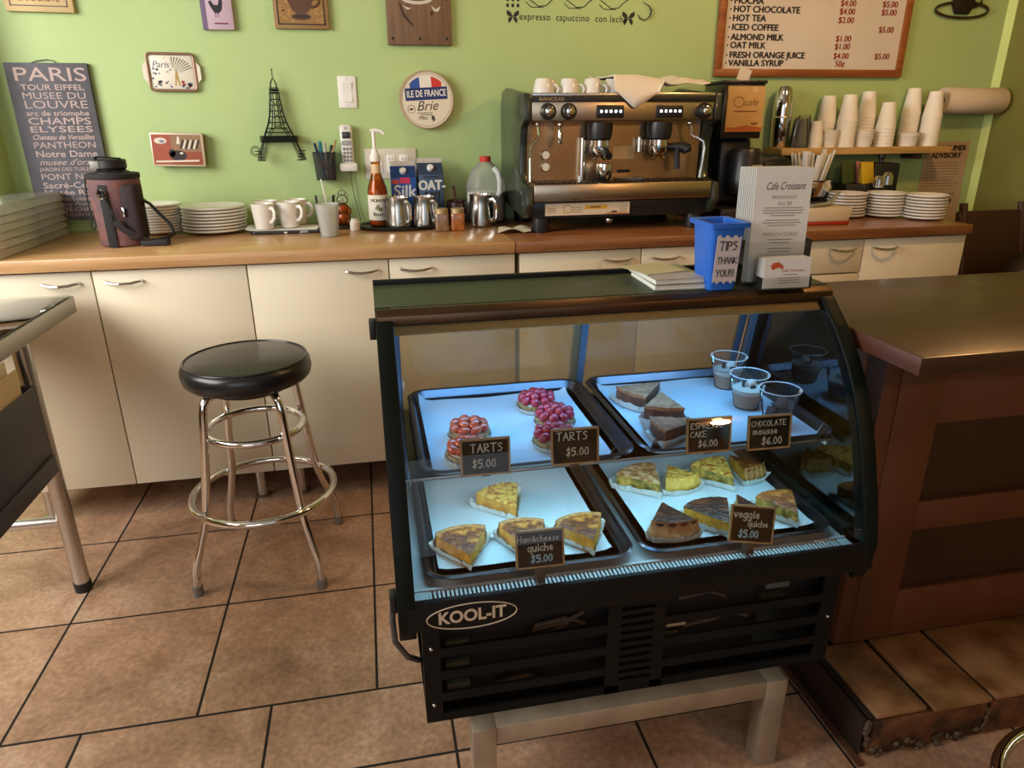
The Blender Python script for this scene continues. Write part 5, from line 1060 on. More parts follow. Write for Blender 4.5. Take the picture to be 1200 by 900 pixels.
# ---- trays
def pan(x0, x1, y0, y1, z, label, h=.018, rz=0):
    w, d = (x1-x0)/2, (y1-y0)/2; t = thing('sheet_tray', label, 'tray', (x0+w, y0+d, z), rz, 'sheet trays in the case')
    loops = [(.024, .0), (.020, .0012), (.010, h), (.004, h+.002), (0, h-.001), (.003, h-.002), (.008, h-.004), (.022, -.000)]
    mb = MB(); R = []
    for ins, zz in loops: R.append([mb.bm.verts.new((a, b, zz)) for a, b in rrect(-w+ins, w-ins, -d+ins, d-ins, .045-ins*.8, 6)])
    for a, b in zip(R, R[1:]):
        for i in range(len(a)): mb.bm.faces.new((a[i], a[(i+1) % len(a)], b[(i+1) % len(a)], b[i]))
    mb.bm.faces.new(R[0]); mb.bm.faces.new(list(reversed(R[-1])))
    obj('pan', mb, mat('pan_metal', (.12, .11, .12), .3, 1, rvar=.1, nscale=9), t); return t
def paper(t, x0, x1, y0, y1, label, curl, seed):
    rn = random.Random(seed); cs = [rn.uniform(.2, 1)*curl for _ in range(4)]
    def f(u, v):
        x = x0+(x1-x0)*u; y = y0+(y1-y0)*v; e = max(0, abs(u-.5)-.45)*20; g = max(0, abs(v-.5)-.45)*20
        c = cs[(u > .5)+2*(v > .5)]
        return (x, y, .0035+c*e*g*.5+.0018*e+.0022*g*(.5+.5*math.sin(9*u+seed))+.0004*math.sin(13*u+5*v))
    o = obj('baking_paper', MB().grid(f, 24, 20, thick=.0004), mat('baking_paper', s2l('#ccd3d6'), .7, col2=s2l('#c3cbcf'), nscale=4), loc=t.location, rz=t.rotation_euler.z, smooth=1.2)
    return tag(o, label, 'paper')
ZU, ZLO = .6975, .5095
t1 = pan(.054, .458, -1.240, -.826, ZU, 'sheet tray of fruit tarts on the upper glass shelf'); t2 = pan(.466, .870, -1.240, -.826, ZU, 'sheet tray of chocolate desserts on the upper glass shelf')
t3 = pan(.050, .450, -1.284, -.80, ZLO, 'sheet tray of ham and cheese quiche at the bottom of the case'); t4 = pan(.460, .868, -1.284, -.80, ZLO, 'sheet tray of veggie quiche at the bottom of the case')
paper(t1, -.177, .160, -.185, .165, 'white paper sheet under the fruit tarts', .045, 1); paper(t2, -.174, .178, -.182, .172, 'white paper sheet under the chocolate desserts', .06, 2)
paper(t3, -.172, .162, -.195, .20, 'white paper sheet under the ham and cheese quiche', .012, 3); paper(t4, -.168, .180, -.195, .20, 'white paper sheet under the veggie quiche', .012, 4)
# ---- quiche slices
crm = mat('crust', s2l('#b98446'), .7, col2=s2l('#94602c'), nscale=40, bump=.4, bscale=90)
lnm = mat('liner_paper', s2l('#d9d6cc'), .8)
def q_top(name, c1, c2, c3, s): 
    m = mat(name, s2l(c1), .45, col2=s2l(c2), nscale=s*1.5, lo=.40, hi=.60, bump=.6, bscale=110, detail=8); nt = m.node_tree
    r = [n for n in nt.nodes if n.type == 'VALTORGB'][0]; e = r.color_ramp.elements.new(.5); e.color = (*s2l(c3), 1); return m
T_gold = q_top('top_golden', '#b9762a', '#5a2c12', '#854618', 30); T_yel = q_top('top_yellow', '#f0c060', '#b8662a', '#e6ac48', 60); T_dark = q_top('top_dark', '#5e2f16', '#2e140a', '#45200f', 26); T_grn = q_top('top_herb', '#e8b888', '#a06a40', '#d68f58', 50); T_brn = q_top('top_brown', '#b0662a', '#6a3414', '#8f4c1c', 30)
F_yel = mat('filling_egg', s2l('#e0a83a'), .5, col2=s2l('#b87c26'), nscale=45, bump=.3); F_grn = mat('filling_green', s2l('#d8aa50'), .55, col2=s2l('#6a5a20'), nscale=55, bump=.4); C_choc = mat('choc_side', s2l('#80523a'), .6, col2=s2l('#573423'), nscale=40); C_coco = mat('cocoa_top', s2l('#c08660'), .95, col2=s2l('#9a6644'), nscale=60, bump=.4, bscale=150)
def slice_(label, x, y, a, z, top, fill, crust=crm, r=.112, ha=24, h=.038, grp='quiche slices', name='quiche_slice', cat='quiche', liner=1, la=None):
    t = thing(name, label, cat, (x, y, z), math.radians(a), grp)
    out = [(0, 0)]+arc(0, 0, r-.007, -ha, ha, 8); rn = random.Random(int(x*1e4)+7)
    obj('filling', MB().prism(out, .005, h-.004, 'z'), fill, t)
    mb = MB(); n = 12
    def tf(u, v):
        aa = math.radians(-ha+2*ha*v); rr = (r-.005)*u
        return (rr*math.cos(aa)-.0005, rr*math.sin(aa)*1.01, h-.0045+.004*(u**.5)*(1-.7*abs(2*v-1)**6)+.0012*math.sin(31*u+17*v+x*50)*math.sin(23*v+x*90))
    mb.grid(tf, n, n); mb.grid(lambda u, v: (lambda p: (p[0], p[1], p[2] if v > .5 else h-.008))(tf(1, u)), n, 1); obj('top', mb, top, t, smooth=1.5)
    if crust:
        mb = MB(); A = math.radians(ha)
        mb.grid(lambda u, v: ((r-.006+.008*math.sin(PI*min(1, v*1.3))*1+.0012*math.sin(u*26))*math.cos(-A+2*A*u), (r-.006+.008*math.sin(PI*min(1, v*1.3))+.0012*math.sin(u*26))*math.sin(-A+2*A*u), (h+.003)*v), 22, 6); mb.grid(lambda u, v: ((r-.012+.007*v)*math.cos(-A+2*A*u), (r-.012+.007*v)*math.sin(-A+2*A*u), h-.003+.006*v), 22, 2)
        mb.prism([(p*1.0, q*1.0) for p, q in out], 0, .005, 'z'); obj('crust', mb, crust, t, smooth=1.2)
    if liner:
        mb = MB(); k = la or ha; A = math.radians(k+3); pts = [(-.007, 0)]; N = 40
        pts += [((r*f+.003)*math.cos(-A), (r*f+.003)*math.sin(-A)) for f in [i/14 for i in range(1, 14)]]+arc(0, 0, r+.005, -math.degrees(A), math.degrees(A), 18)+[((r*f+.003)*math.cos(A), (r*f+.003)*math.sin(A)) for f in [i/14 for i in range(13, 0, -1)]]
        c0 = (r*.55, 0); V0, V1 = [], []
        for i, (p, q) in enumerate(pts):
            d = Vector((p-c0[0], q-c0[1])); w = .0022 if i % 2 else -.0008; d.normalize()
            V0.append(mb.bm.verts.new((p-d.x*.003, q-d.y*.003, .0004))); V1.append(mb.bm.verts.new((p+d.x*(.0045+w), q+d.y*(.0045+w), .016+rn.uniform(-.002, .003))))
        for i in range(len(pts)):
            j = (i+1) % len(pts); mb.bm.faces.new((V0[i], V0[j], V1[j], V1[i]))
        mb.bm.faces.new(V0); obj('paper_liner', mb, lnm, t, smooth=None)
    return t
ZQ = ZLO+.0054; HC = 'ham and cheese quiche slices'; VQ = 'veggie quiche slices'
slice_('browned ham and cheese quiche slice in the near corner of its tray', .135, -1.250, 95, ZQ, T_gold, F_yel, r=.098, ha=32, grp=HC)
slice_('pale yellow quiche slice alone at the back of the ham and cheese tray', .251, -1.105, 106, ZQ, T_yel, F_yel, None, r=.108, ha=29, grp=HC)
slice_('golden quiche slice half hidden by the ham and cheese price card', .243, -1.248, 86, ZQ, T_gold, F_yel, r=.098, ha=29, grp=HC)
slice_('browned quiche slice between the ham and cheese card and the veggie tray', .370, -1.250, 96, ZQ, T_gold, F_yel, r=.095, ha=33, grp=HC)
slice_('large herb-flecked quiche slice at the back corner of the veggie tray', .575, -1.075, 108, ZQ, T_grn, F_grn, None, r=.105, ha=33, grp=VQ)
slice_('pale quiche slice with its yellow crust turned to the front', .628, -.992, -83, ZQ, T_yel, F_yel, mat('crust_yellow', s2l('#d0a94a'), .6, col2=s2l('#b88a34'), nscale=30), r=.08, ha=33, grp=VQ)
slice_('bright yellow quiche slice under the espresso price card', .746, -1.080, 104, ZQ, T_yel, F_grn, None, r=.105, ha=30, grp=VQ)
slice_('brown quiche slice with its crust toward the side glass, at the back', .790, -.974, -72, ZQ, T_brn, F_yel, r=.088, ha=22, grp=VQ)
slice_('dark-topped quiche slice with its pale crust facing the front glass', .550, -1.146, -95, ZQ, T_dark, F_yel, mat('crust_pink', s2l('#b07a4a'), .65, col2=s2l('#8f5a33'), nscale=30), r=.097, ha=31, grp=VQ)
slice_('large dark quiche slice pointing to the front, before the veggie price card', .648, -1.250, 98, ZQ, T_dark, F_yel, None, r=.104, ha=32, grp=VQ)
slice_('dark quiche slice mostly hidden behind the veggie price card', .716, -1.148, -92, ZQ, T_dark, F_yel, r=.08, ha=22, grp=VQ)
slice_('brown quiche slice in a white liner by the side glass, at the front', .800, -1.242, 95, ZQ, T_brn, F_grn, None, r=.096, ha=29, grp=VQ)
ZD = ZU+.0054; CG = 'chocolate cake slices'
slice_('cocoa-dusted cake slice at the back corner, its round end nearest the tarts', .616, -.945, 207, ZD, C_coco, C_choc, None, r=.112, ha=24, h=.036, grp=CG, name='cake_slice', cat='cake')
slice_('cocoa-dusted cake slice in the middle, its cut side facing the front', .592, -1.006, -108, ZD, C_coco, C_choc, None, r=.105, ha=24, h=.038, grp=CG, name='cake_slice', cat='cake')
slice_('cocoa-dusted cake slice beside the espresso price card', .616, -1.158, 182, ZD, C_coco, C_choc, None, r=.108, ha=21, h=.036, grp=CG, name='cake_slice', cat='cake')
# ---- tarts
shell = mat('tart_shell', s2l('#cdb886'), .7, col2=s2l('#b89a62'), nscale=40); cream_ = mat('tart_cream', s2l('#d5cfb8'), .5); rsp = mat('raspberry', (.52, .020, .045), .16, col2=(.33, .010, .025), nscale=70, bump=.35, bscale=260, coat=.8); stb = mat('strawberry', (.50, .045, .022), .16, col2=(.62, .13, .05), nscale=30, coat=.8)
def tart(label, x, y, kind, rz):
    t = thing('fruit_tart', label, 'tart', (x, y, ZD), rz, 'fruit tarts'); R = .040; n = 48
    mb = MB(); mb.grid(lambda u, v: ((R*(.80+.2*v)+.0018*math.cos(n/2*2*PI*u)*v)*math.cos(2*PI*u), (R*(.80+.2*v)+.0018*math.cos(n/2*2*PI*u)*v)*math.sin(2*PI*u), .0015+.017*v), n*2, 3, closed_u=True); mb.lathe([(0, .0015), (R*.8, .0015)], seg=30); mb.lathe([(R, .0185), (R*.9, .0175), (R*.88, .013)], seg=40); obj('shell', mb, shell, t)
    obj('cream', MB().lathe([(R*.92, .015), (R*.8, .019), (R*.4, .021), (0, .0215)], seg=36), cream_, t)
    mb = MB(); m = 44; V0 = [mb.bm.verts.new((R*.95*math.cos(2*PI*i/m), R*.95*math.sin(2*PI*i/m), .0003)) for i in range(m)]; V1 = [mb.bm.verts.new(((R*1.09+(.0012 if i % 2 else -.001))*math.cos(2*PI*i/m), (R*1.09+(.0012 if i % 2 else -.001))*math.sin(2*PI*i/m), .010)) for i in range(m)]
    for i in range(m): mb.bm.faces.new((V0[i], V0[(i+1) % m], V1[(i+1) % m], V1[i]))
    mb.bm.faces.new(V0); obj('paper_liner', mb, lnm, t, smooth=None)
    first = None; pos = [(0, 0, .036)]+[(.016*math.cos(k*2*PI/5+.3), .016*math.sin(k*2*PI/5+.3), .032) for k in range(5)]+[(.031*math.cos(k*2*PI/9), .031*math.sin(k*2*PI/9), .026) for k in range(9)]
    if kind == 's': pos = [(.014*math.cos(k*2*PI/4+.3), .014*math.sin(k*2*PI/4+.3), .033) for k in range(4)]+[(.030*math.cos(k*2*PI/8), .030*math.sin(k*2*PI/8), .027) for k in range(8)]
    for p in pos:
        if first is None: b = first = obj('berry', MB().ball((0, 0, 0), .0098, .0098, .0118, u=14, v=10, jit=.035) if kind == 'r' else MB().ball((0, 0, 0), .0098, .0135, .0085, u=14, v=10, jit=.01), rsp if kind == 'r' else stb, t, smooth=2)
        else: b = first.copy(); COL.objects.link(b)
        b.location = p; b.parent = t; b.rotation_euler = (p[1]*-18+random.uniform(-.3, .3), p[0]*18+random.uniform(-.3, .3), math.atan2(p[1], p[0]))
tart('strawberry tart by itself on the near half of the tart tray', .163, -1.080, 's', .3); tart('strawberry tart half hidden behind the first tarts price card', .147, -1.171, 's', 1.1)
tart('raspberry tart at the back of the tart tray', .326, -.962, 'r', .2); tart('raspberry tart in the middle, touching the one behind it', .343, -1.053, 'r', .9); tart('raspberry tart half hidden behind the second tarts price card', .318, -1.146, 'r', 1.7)
# ---- dessert cups
mou = mat('mousse', s2l('#b58a6c'), .6); mouw = mat('mousse_white', s2l('#d6c2ae'), .55); shard = mat('choc_shard', s2l('#241511'), .35)
cupc = thin_glass('cup_clear', (.98, .99, .99), ior=1.14, fog=.05, fogcol=(.95, .95, .95))
def dcup(label, x, y, kind):
    t = thing('dessert_cup', label, 'dessert cup', (x, y, ZD), 0, 'clear dessert cups'); k0, k1, H = .026, .041, .075
    obj('cup', MB().lathe([(0, .0005), (k0, .0005), (k1, H)], seg=36), cupc, t)
    obj('rim', MB().tube([(k1*math.cos(i*PI/20), k1*math.sin(i*PI/20), H) for i in range(40)], .0011, 6, closed=True), M_['white_plastic'], t)
    if kind == 'm':
        obj('mousse', MB().lathe([(0, .002), (k0-.002, .002), (k0+.0055, .034), (0, .035)], seg=30), mou, t); obj('cream', MB().lathe([(k0+.0055, .034), (k0+.0075, .043), (k0*.6, .045), (0, .046)], seg=30), mouw, t)
        mb = MB(); mb.ball((.006, .0, .052), .012, .009, .010, u=12, v=8); obj('topping', mb, mouw, t); mb = MB(); mb.box(-.012, -.0105, -.004, .006, .044, .060); mb.box(.0, .018, .004, .0055, .05, .058); mb.box(-.002, .010, -.014, -.0125, .044, .052); obj('chocolate_shard', mb, shard, t)
    else:
        mb = MB()
        for q in ((-.008, 0, .02, .3), (.008, .004, .03, -.4), (.002, -.008, .04, .9)): mb.box(-.014, .014, -.010, .010, -.012, .014, .001, M=Matrix.Translation(q[:3]) @ Matrix.Rotation(q[3], 4, 'Z') @ Matrix.Rotation(q[3], 4, 'Y'))
        obj('brownie_chunk', mb, mat('brownie', s2l('#4a2c1c'), .7, bump=.3), t)
dcup('clear cup of mousse at the back, touching the case door', .790, -.925, 'm'); dcup('clear cup of mousse with dark shards between the other two cups', .775, -1.045, 'm'); dcup('clear cup of brownie pieces behind the chocolate mousse card', .790, -1.140, 'b')
# ---- price cards
def card(label, x, y, z, rz, tilt, roll, rowsx, w=.088, h=.068, stand=.03):
    t = thing('price_card', label, 'price card', (x, y, z), 0, 'chalkboard price cards', rot=(tilt, roll, rz))
    obj('slate', MB().box(-w/2+.002, w/2-.002, -.0015, .0015, -h/2+.002, h/2-.002), mat('card_slate', s2l('#1f1c19'), .10, coat=.6), t)
    fr_ = MB()
    for a, b, c, d in ((-w/2, w/2, -h/2, -h/2+.0035), (-w/2, w/2, h/2-.0035, h/2), (-w/2, -w/2+.0035, -h/2, h/2), (w/2-.0035, w/2, -h/2, h/2)): fr_.box(a, b, -.0028, .0026, c, d)
    obj('frame', fr_, M_['pale_wood'], t)
    mb = MB()
    for s, hh, px, pz, mi, wd in rowsx: mb.strokes(s, hh, at(px, -.0019, pz), wd, mi=mi, sp=.22)
    obj('chalk_writing', mb, [M_['chalk'], M_['chalk_blue']], t, smooth=None)
    if stand: obj('card_foot', MB().box(-.008, .008, -.003, .016, -h/2-stand, -h/2+.001, .001), mat('foot_clear', s2l('#5a4632'), .4), t)
card('chalkboard card for tarts at five dollars, nearest the case side', .1690, -1.238, .7385, -.03, -.12, 0, [('TARTS', .015, -.026, .009, 0, .13), ('$5.00', .014, -.023, -.019, 0, .14)], stand=.002)
card('chalkboard card for tarts at five dollars, beside the chocolate tray', .3315, -1.238, .7425, -.03, -.12, 0, [('TARTS', .015, -.034, .012, 0, .13), ('$5.00', .014, -.016, -.017, 0, .14)], stand=.006)
card('chalkboard card for espresso cake at six dollars', .5905, -1.236, .738, -.03, -.12, 0, [('ESPRESSO', .011, -.036, .014, 0, .14), ('CAKE', .011, -.036, -.002, 0, .14), ('$6.00', .013, -.02, -.022, 0, .14)], stand=.002)
card('chalkboard card for chocolate mousse at six dollars', .7145, -1.236, .7325, -.03, -.12, 0, [('CHOCOLATE', .0105, -.037, .013, 0, .14), ('mousse', .013, -.033, -.003, 0, .14), ('$6.00', .014, -.014, -.024, 0, .15)], stand=.001)
card('chalkboard card for ham and cheese quiche at five dollars', .2545, -1.296, .5765, -.03, -.18, 0, [('Ham&cheese', .0115, -.040, .014, 0, .11), ('quiche', .014, -.022, -.004, 0, .15), ('$5.00', .013, -.016, -.025, 1, .19)], h=.072, stand=.028)
card('tilted chalkboard card for veggie quiche at five dollars', .668, -1.292, .570, -.12, -.30, .13, [('veggie', .015, -.037, .012, 0, .16), ('quiche', .012, -.008, -.004, 0, .15), ('$5.00', .013, -.024, -.025, 1, .2)], h=.072, stand=.02)
# ---- on top of the case
TP = .9732
bk_ = [('#8f9a7c', .0, .105, .135, .010), ('#9aa08c', .011, .10, .13, .008)]
for k, (lab, c, z, w, d, h, dx) in enumerate((('lower pale green booklet on top of the bakery case', '#8d9684', 0, .115, .15, .011, 0), ('upper pale green booklet with a photo cover on the bakery case', '#a8ac92', .0115, .112, .145, .010, -.004))):
    b = thing('booklet', lab, 'booklet', (.60+dx, -.985, TP+z), .0, 'booklets on the case', rot=(0, 0, -.04+.05*k))
    obj('pages', MB().box(-w/2+.002, w/2-.002, -d/2+.002, d/2, .001, h-.001), M_['white_paper'], b); obj('cover', MB().box(-w/2, w/2, -d/2, d/2, h-.001, h).box(-w/2, w/2, -d/2, d/2, 0, .001), mat('cover_'+c[1:], s2l(c), .35, col2=s2l('#737b5c'), nscale=9, lo=.42, hi=.6), b)
    if k: obj('cover_band', MB().box(-w/2, w/2, -d/2, -d/2+.05, h, h+.0004), mat('cover_pink', s2l('#b9aca4'), .4), b)
b = obj('flyer', MB().box(-.05, .05, -.05, .05, 0, .0012), mat('flyer_cream', s2l('#b5b08c'), .4), loc=(.577, -.955, TP+.0222), rz=.25); tag(b, 'loose cream flyer lying on the booklets', 'flyer')
# tip bin
tipm = mat('tip_blue', s2l('#1f63c8'), .35); tb_ = thing('tip_bin', 'small blue plastic bin with a handwritten tips note', 'tip jar', (.672, -1.043, TP), -.02)
mb = MB(); w0, w1, d0, d1, H = .027, .034, .036, .045, .131
R = []
for w, d, z in ((w0, d0, 0), (w1, d1, H-.01), (w1+.007, d1+.007, H-.009), (w1+.0075, d1+.0075, H), (w1, d1, H), (w1-.003, d1-.003, H-.003), (w0-.002, d0-.002, .004)): R.append([mb.bm.verts.new((a, b, z)) for a, b in rrect(-w, w, -d, d, .007, 3)])
for a, b in zip(R, R[1:]):
    for i in range(len(a)): mb.bm.faces.new((a[i], a[(i+1) % len(a)], b[(i+1) % len(a)], b[i]))
mb.bm.faces.new(list(reversed(R[0]))); mb.bm.faces.new(R[-1]); obj('bin', mb, tipm, tb_)
TL = at(.001, -.0378, .012) @ Matrix.Rotation(.078, 4, 'X')
wob = [(-.0245+.0049*i, .004+.0035*math.sin(i*2.2)) for i in range(11)]; wob2 = [(-.0245+.0049*i, .094+.0035*math.sin(i*1.9)) for i in range(11)]
mb = MB(); mb.prism(wob+list(reversed(wob2)), -.0016, -.0006, 'y', M=Matrix.Translation((0, 0, 0))); mb.xf(TL); nt_ = obj('note', mb, mat('note_lilac', s2l('#c8c0c4'), .8), tb_)
mb = MB()
for s, hh, px, pz in (('TIPS', .0165, -.018, .068), ('THANK', .0122, -.0205, .042), ('YOU!!!', .0138, -.019, .016)): mb.strokes(s, hh, at(px, -.0026, pz), .13, sp=.14)
mb.xf(TL); obj('handwriting', mb, M_['black_ink'], nt_, smooth=None)
# menus in an acrylic holder
mh = thing('menu_holder', 'clear acrylic holder full of paper menus', 'holder', (.80, -1.02, TP), -.10)
acr = thin_glass('acrylic', (.97, .98, .97), fog=.03, fogcol=(.9, .9, .88), ior=1.3)
mb = MB(); mb.box(-.07, .07, -.036, -.034, 0, .085); mb.box(-.07, .07, .034, .036, 0, .10); mb.box(-.07, -.068, -.034, .034, 0, .09); mb.box(.068, .07, -.034, .034, 0, .09); mb.box(-.07, .07, -.034, .034, 0, .003); obj('acrylic', mb, acr, mh)
first = None
for k in range(9):
    o = obj('menu', MB().box(-.058, .058, -.001, .001, 0, .222), M_['white_paper'], loc=(.801-.0011*k, -1.046+.0060*k, TP+.0045), rot=(-.03+.002*k, 0, -.10))
    tag(o, f'white paper menu in the acrylic holder, ' + (['front one with its printing in view', 'second from the front', 'third from the front', 'fourth from the front', 'fifth from the front', 'sixth from the front', 'seventh from the front', 'eighth from the front', 'rearmost'][k]), 'menu', 'menus in the acrylic holder')
    if k == 0:
        mb = MB(); yy = -.0014
        mb.text('Cafe Croissant', .0165, at(.004, yy, .187, 0, FRONT) @ Matrix.Scale(.80, 4, (1, 0, 0)) @ Matrix.Scale(1.25, 4, (0, 1, 0)), shear=.35)
        rn = random.Random(2)
        mb.text('BREAKFAST', .009, at(.004, yy, .166, 0, FRONT), 1, xs=1.1); mb.text('ALL $9', .010, at(.006, yy, .154, 0, FRONT), 1); mb.text('FRENCH TOAST', .010, at(.004, yy, .094, 0, FRONT), 1)
        for z, w in ((.146, .08), (.141, .085), (.136, .08), (.131, .05), (.122, .07), (.117, .08), (.112, .06), (.084, .05), (.078, .04), (.066, .05), (.06, .045), (.05, .07)): mb.box(.004-w/2, .004+w/2, yy-.0002, yy, z-.0009, z+.0009, mi=1)
        p = obj('menu_print', mb, [mat('menu_ink', s2l('#3d3733'), .8), mat('menu_grey', s2l('#9c9088'), .8)], o, smooth=None)
# business cards
bh = thing('card_holder', 'small clear holder for business cards at the front edge of the case top', 'holder', (.797, -1.085, TP), -.04)
mb = MB(); mb.box(-.052, .052, -.018, -.0165, 0, .024); mb.box(-.052, .052, .0165, .018, 0, .045); mb.box(-.052, .052, -.0165, .0165, 0, .002); mb.box(-.052, -.0505, -.0165, .0165, 0, .024); mb.box(.0505, .052, -.0165, .0165, 0, .024); obj('acrylic', mb, acr, bh)
for k in range(8):
    o = obj('business_card', MB().box(-.049, .049, -.0012, .0012, 0, .058), M_['white_paper'], loc=(.797, -1.0985+.0036*k, TP+.0025), rot=(-.05, 0, -.04))
    tag(o, 'white business card in the small holder, ' + ['front one with an orange croissant printed', 'second from the front', 'third from the front', 'fourth from the front', 'fifth from the front', 'sixth from the front', 'seventh from the front', 'rearmost'][k], 'business card', 'business cards')
    if k == 0:
        mb = MB(); yy = -.0016
        mb.poly([(a, yy, b) for a, b in [(-.036, .044), (-.03, .05), (-.02, .051), (-.012, .046), (-.008, .04), (-.012, .037), (-.018, .041), (-.026, .038), (-.032, .036)]], 0); mb.text('Cafe Croissant', .008, at(.012, yy, .034, 0, FRONT), 1)
        for z, w in ((.026, .03), (.020, .05), (.015, .04), (.010, .045)): mb.box(.006-w/2, .006+w/2, yy-.0002, yy, z-.0007, z+.0007, mi=2)
        obj('card_print', mb, [mat('croissant_orange', s2l('#c0532a'), .7), M_['red_ink'], mat('cardtext', s2l('#8a817c'), .8)], o, smooth=None)
# ================================================================== bar stool
def stool(x, y, label, rz0, name='bar_stool'):
    s = thing(name, label, 'stool', (x, y, 0), rz0, 'chrome bar stools'); CH = M_['chrome']
    obj('seat', MB().lathe([(0, .598), (.15, .598), (.165, .602), (.174, .612), (.178, .63), (.176, .648), (.169, .659), (.163, .662), (.158, .663), (.13, .668), (.06, .671), (0, .672)], seg=64), M_['black_vinyl'], s)
    obj('piping', MB().tube([(.166*math.cos(2*PI*i/56), .166*math.sin(2*PI*i/56), .662) for i in range(56)], .0036, 8, closed=True), M_['black_vinyl'], s)
    obj('under_plate', MB().lathe([(0, .575), (.11, .575), (.13, .597), (0, .597)], seg=32), M_['black_metal'], s)
    for r, z, t in ((.205, .24, .0115), (.135, .452, .0105)):
        obj('foot_ring' if z < .3 else 'upper_ring', MB().tube([(r*math.cos(2*PI*i/64), r*math.sin(2*PI*i/64), z) for i in range(64)], t, 12, closed=True), CH, s)
    for k in range(4):
        a = k*PI/2+.68; c, d = math.cos(a), math.sin(a)
        P = [(.04, .583), (.10, .583), (.128, .578), (.143, .562), (.149, .535), (.155, .48), (.170, .36), (.184, .265), (.190, .235), (.205, .19), (.226, .135), (.238, .105), (.245, .08), (.249, .04), (.25, .012)]
        L = obj('leg', MB().tube([(r*c, r*d, z) for r, z in P], .0118, 12), CH, s)
        obj('foot_cap', MB().lathe([(0, 0), (.0145, 0), (.0148, .03), (.0125, .032), (0, .032)], (.25*c, .25*d, 0), 14), M_['rubber_grey'], L)
    return s
stool(-.372, -.329, 'black vinyl bar stool with chrome legs standing before the cream cabinets', .0)
stool(1.13, -1.765, 'chrome foot ring and legs of the second stool, beside the tiled step', .49)
# ================================================================== steel table on the left
tb2 = thing('steel_table', 'stainless steel table with a glass-covered top, at the left edge', 'table', (-1.2, -.7, 0))
S = M_['brushed_steel']; X1, X0, Yb, Yf = .315, -.15, .653, -.55
apr = mat('apron_steel', (.42, .39, .35), .4, 1, rvar=.1)
mb = MB(); mb.box(X1-.012, X1, Yf, Yb, .755, .802, .002); mb.box(X0, X1-.012, Yb-.012, Yb, .755, .802, .002); obj('apron', mb, apr, tb2)
obj('table_top', MB().box(X0, X1-.012, Yf, Yb-.012, .782, .794), mat('top_steel', (.36, .35, .33), .3, 1, rvar=.1, nscale=4, stretch=(.5, 4, 1)), tb2)
gp = obj('glass_sheet', MB().box(X0, X1-.006, Yf, Yb-.006, .8022, .8065, .001), thin_glass('glass_sheet', (.86, .93, .88)), tb2)
for x, y in ((.295, .31), (-.12, .31), (.295, -.52), (-.12, -.52)):
    L = obj('leg', MB().tube([(x, y, .03), (x, y, .757)], .0215, 16), M_['steel'], tb2); obj('foot', MB().lathe([(0, 0), (.022, 0), (.024, .03), (0, .032)], (x, y, 0), 16), M_['rubber_black'], L)
obj('rail', MB().tube([(.285, .31, .235), (-.11, .31, .235)], .015, 12), M_['steel'], tb2)
obj('screw', MB().ball((X1, -.28, .772), .004, u=8, v=6), M_['black_metal'], tb2)
# wall file hung on the table side, with envelopes
fb = thing('file_holder', 'dark grey plastic file holder hung on the side of the steel table', 'file holder', (-.868, -.72, .42), 0)
fm = mat('file_grey', s2l('#3d3f45'), .45)
mb = MB(); mb.box(.0, .004, -.25, .265, .02, .245, .001); mb.box(-.09, -.086, -.25, .265, .02, .30, .001); mb.box(-.09, .004, .261, .265, .02, .245, .001); mb.box(-.09, .004, -.25, -.246, .02, .245, .001); mb.box(-.09, .004, -.25, .265, 0, .02, .001)
obj('bin', mb, fm, fb); obj('lower_lip', MB().box(.004, .009, -.25, .262, .0, .05, .002), fm, fb); obj('hook', MB().box(-.094, -.0885, .1, .13, .24, .334, .001), M_['steel'], fb); obj('hook', MB().box(-.094, -.0885, -.15, -.12, .24, .334, .001), M_['steel'], fb)
for k, (dx, z, l, c) in enumerate(((-.012, .285, .215, '#cdb694'), (-.026, .31, .20, '#d6cab2'), (-.04, .325, .18, '#c9bfae'), (-.055, .33, .17, '#d8cdb8'))):
    o = obj('envelope', MB().box(-.0015, .0015, -.24, l, 0, z, .0005), mat('envelope_'+c[1:], s2l(c), .85), loc=(-.868+dx, -.72, .4405), rot=(0, .02+.03*k*0, 0)); tag(o, ['tan envelope at the front of the file holder', 'pale envelope second from the front of the file holder', 'grey-white paper third from the front of the file holder', 'cream paper at the back of the file holder'][k], 'envelope', 'papers in the file holder')
# ================================================================== service counter on the right
sc2 = thing('service_counter', 'brown wooden service counter with a dark top and panelled front', 'counter', (1.9, -1.06, .12))
def sob(name, mb, m, parent=None): mb.xf(Matrix.Translation((-1.9, 1.06, -.12))); return obj(name, mb, m, parent or sc2)
topw = wood_mat('counter_top', s2l('#422a1a'), s2l('#2f1d12'), .33, 'x', 1.0, 0, .12); bw = mat('counter_brown', s2l('#613922'), .5, col2=s2l('#55301c'), nscale=5); bp2 = mat('panel_brown', s2l('#341c0f'), .5, col2=s2l('#2b170c'), nscale=5)
sob('counter_top', MB().box(.923, 2.80, -1.342, -.765, .865, .9, .003), topw)
sob('edge_band', MB().box(.9205, .923, -1.341, -.766, .866, .899, .001), mat('edge_red', s2l('#4c2a1c'), .4))
sob('body', MB().box(1.016, 2.80, -1.145, -.80, .112, .865), bw)
sob('corner_board', MB().box(1.012, 1.052, -1.158, -1.10, .112, .865, .001), bw)
sob('side_panel', MB().box(1.008, 1.016, -1.10, -.80, .112, .865), mat('side_brown', s2l('#8a5233'), .5))
sob('stile', MB().box(1.052, 1.16, -1.16, -1.145, .112, .865, .001), bw)
for z0, z1 in ((.775, .865), (.408, .482), (.112, .245)): sob('rail', MB().box(1.16, 2.80, -1.160, -1.145, z0, z1, .001), bw)
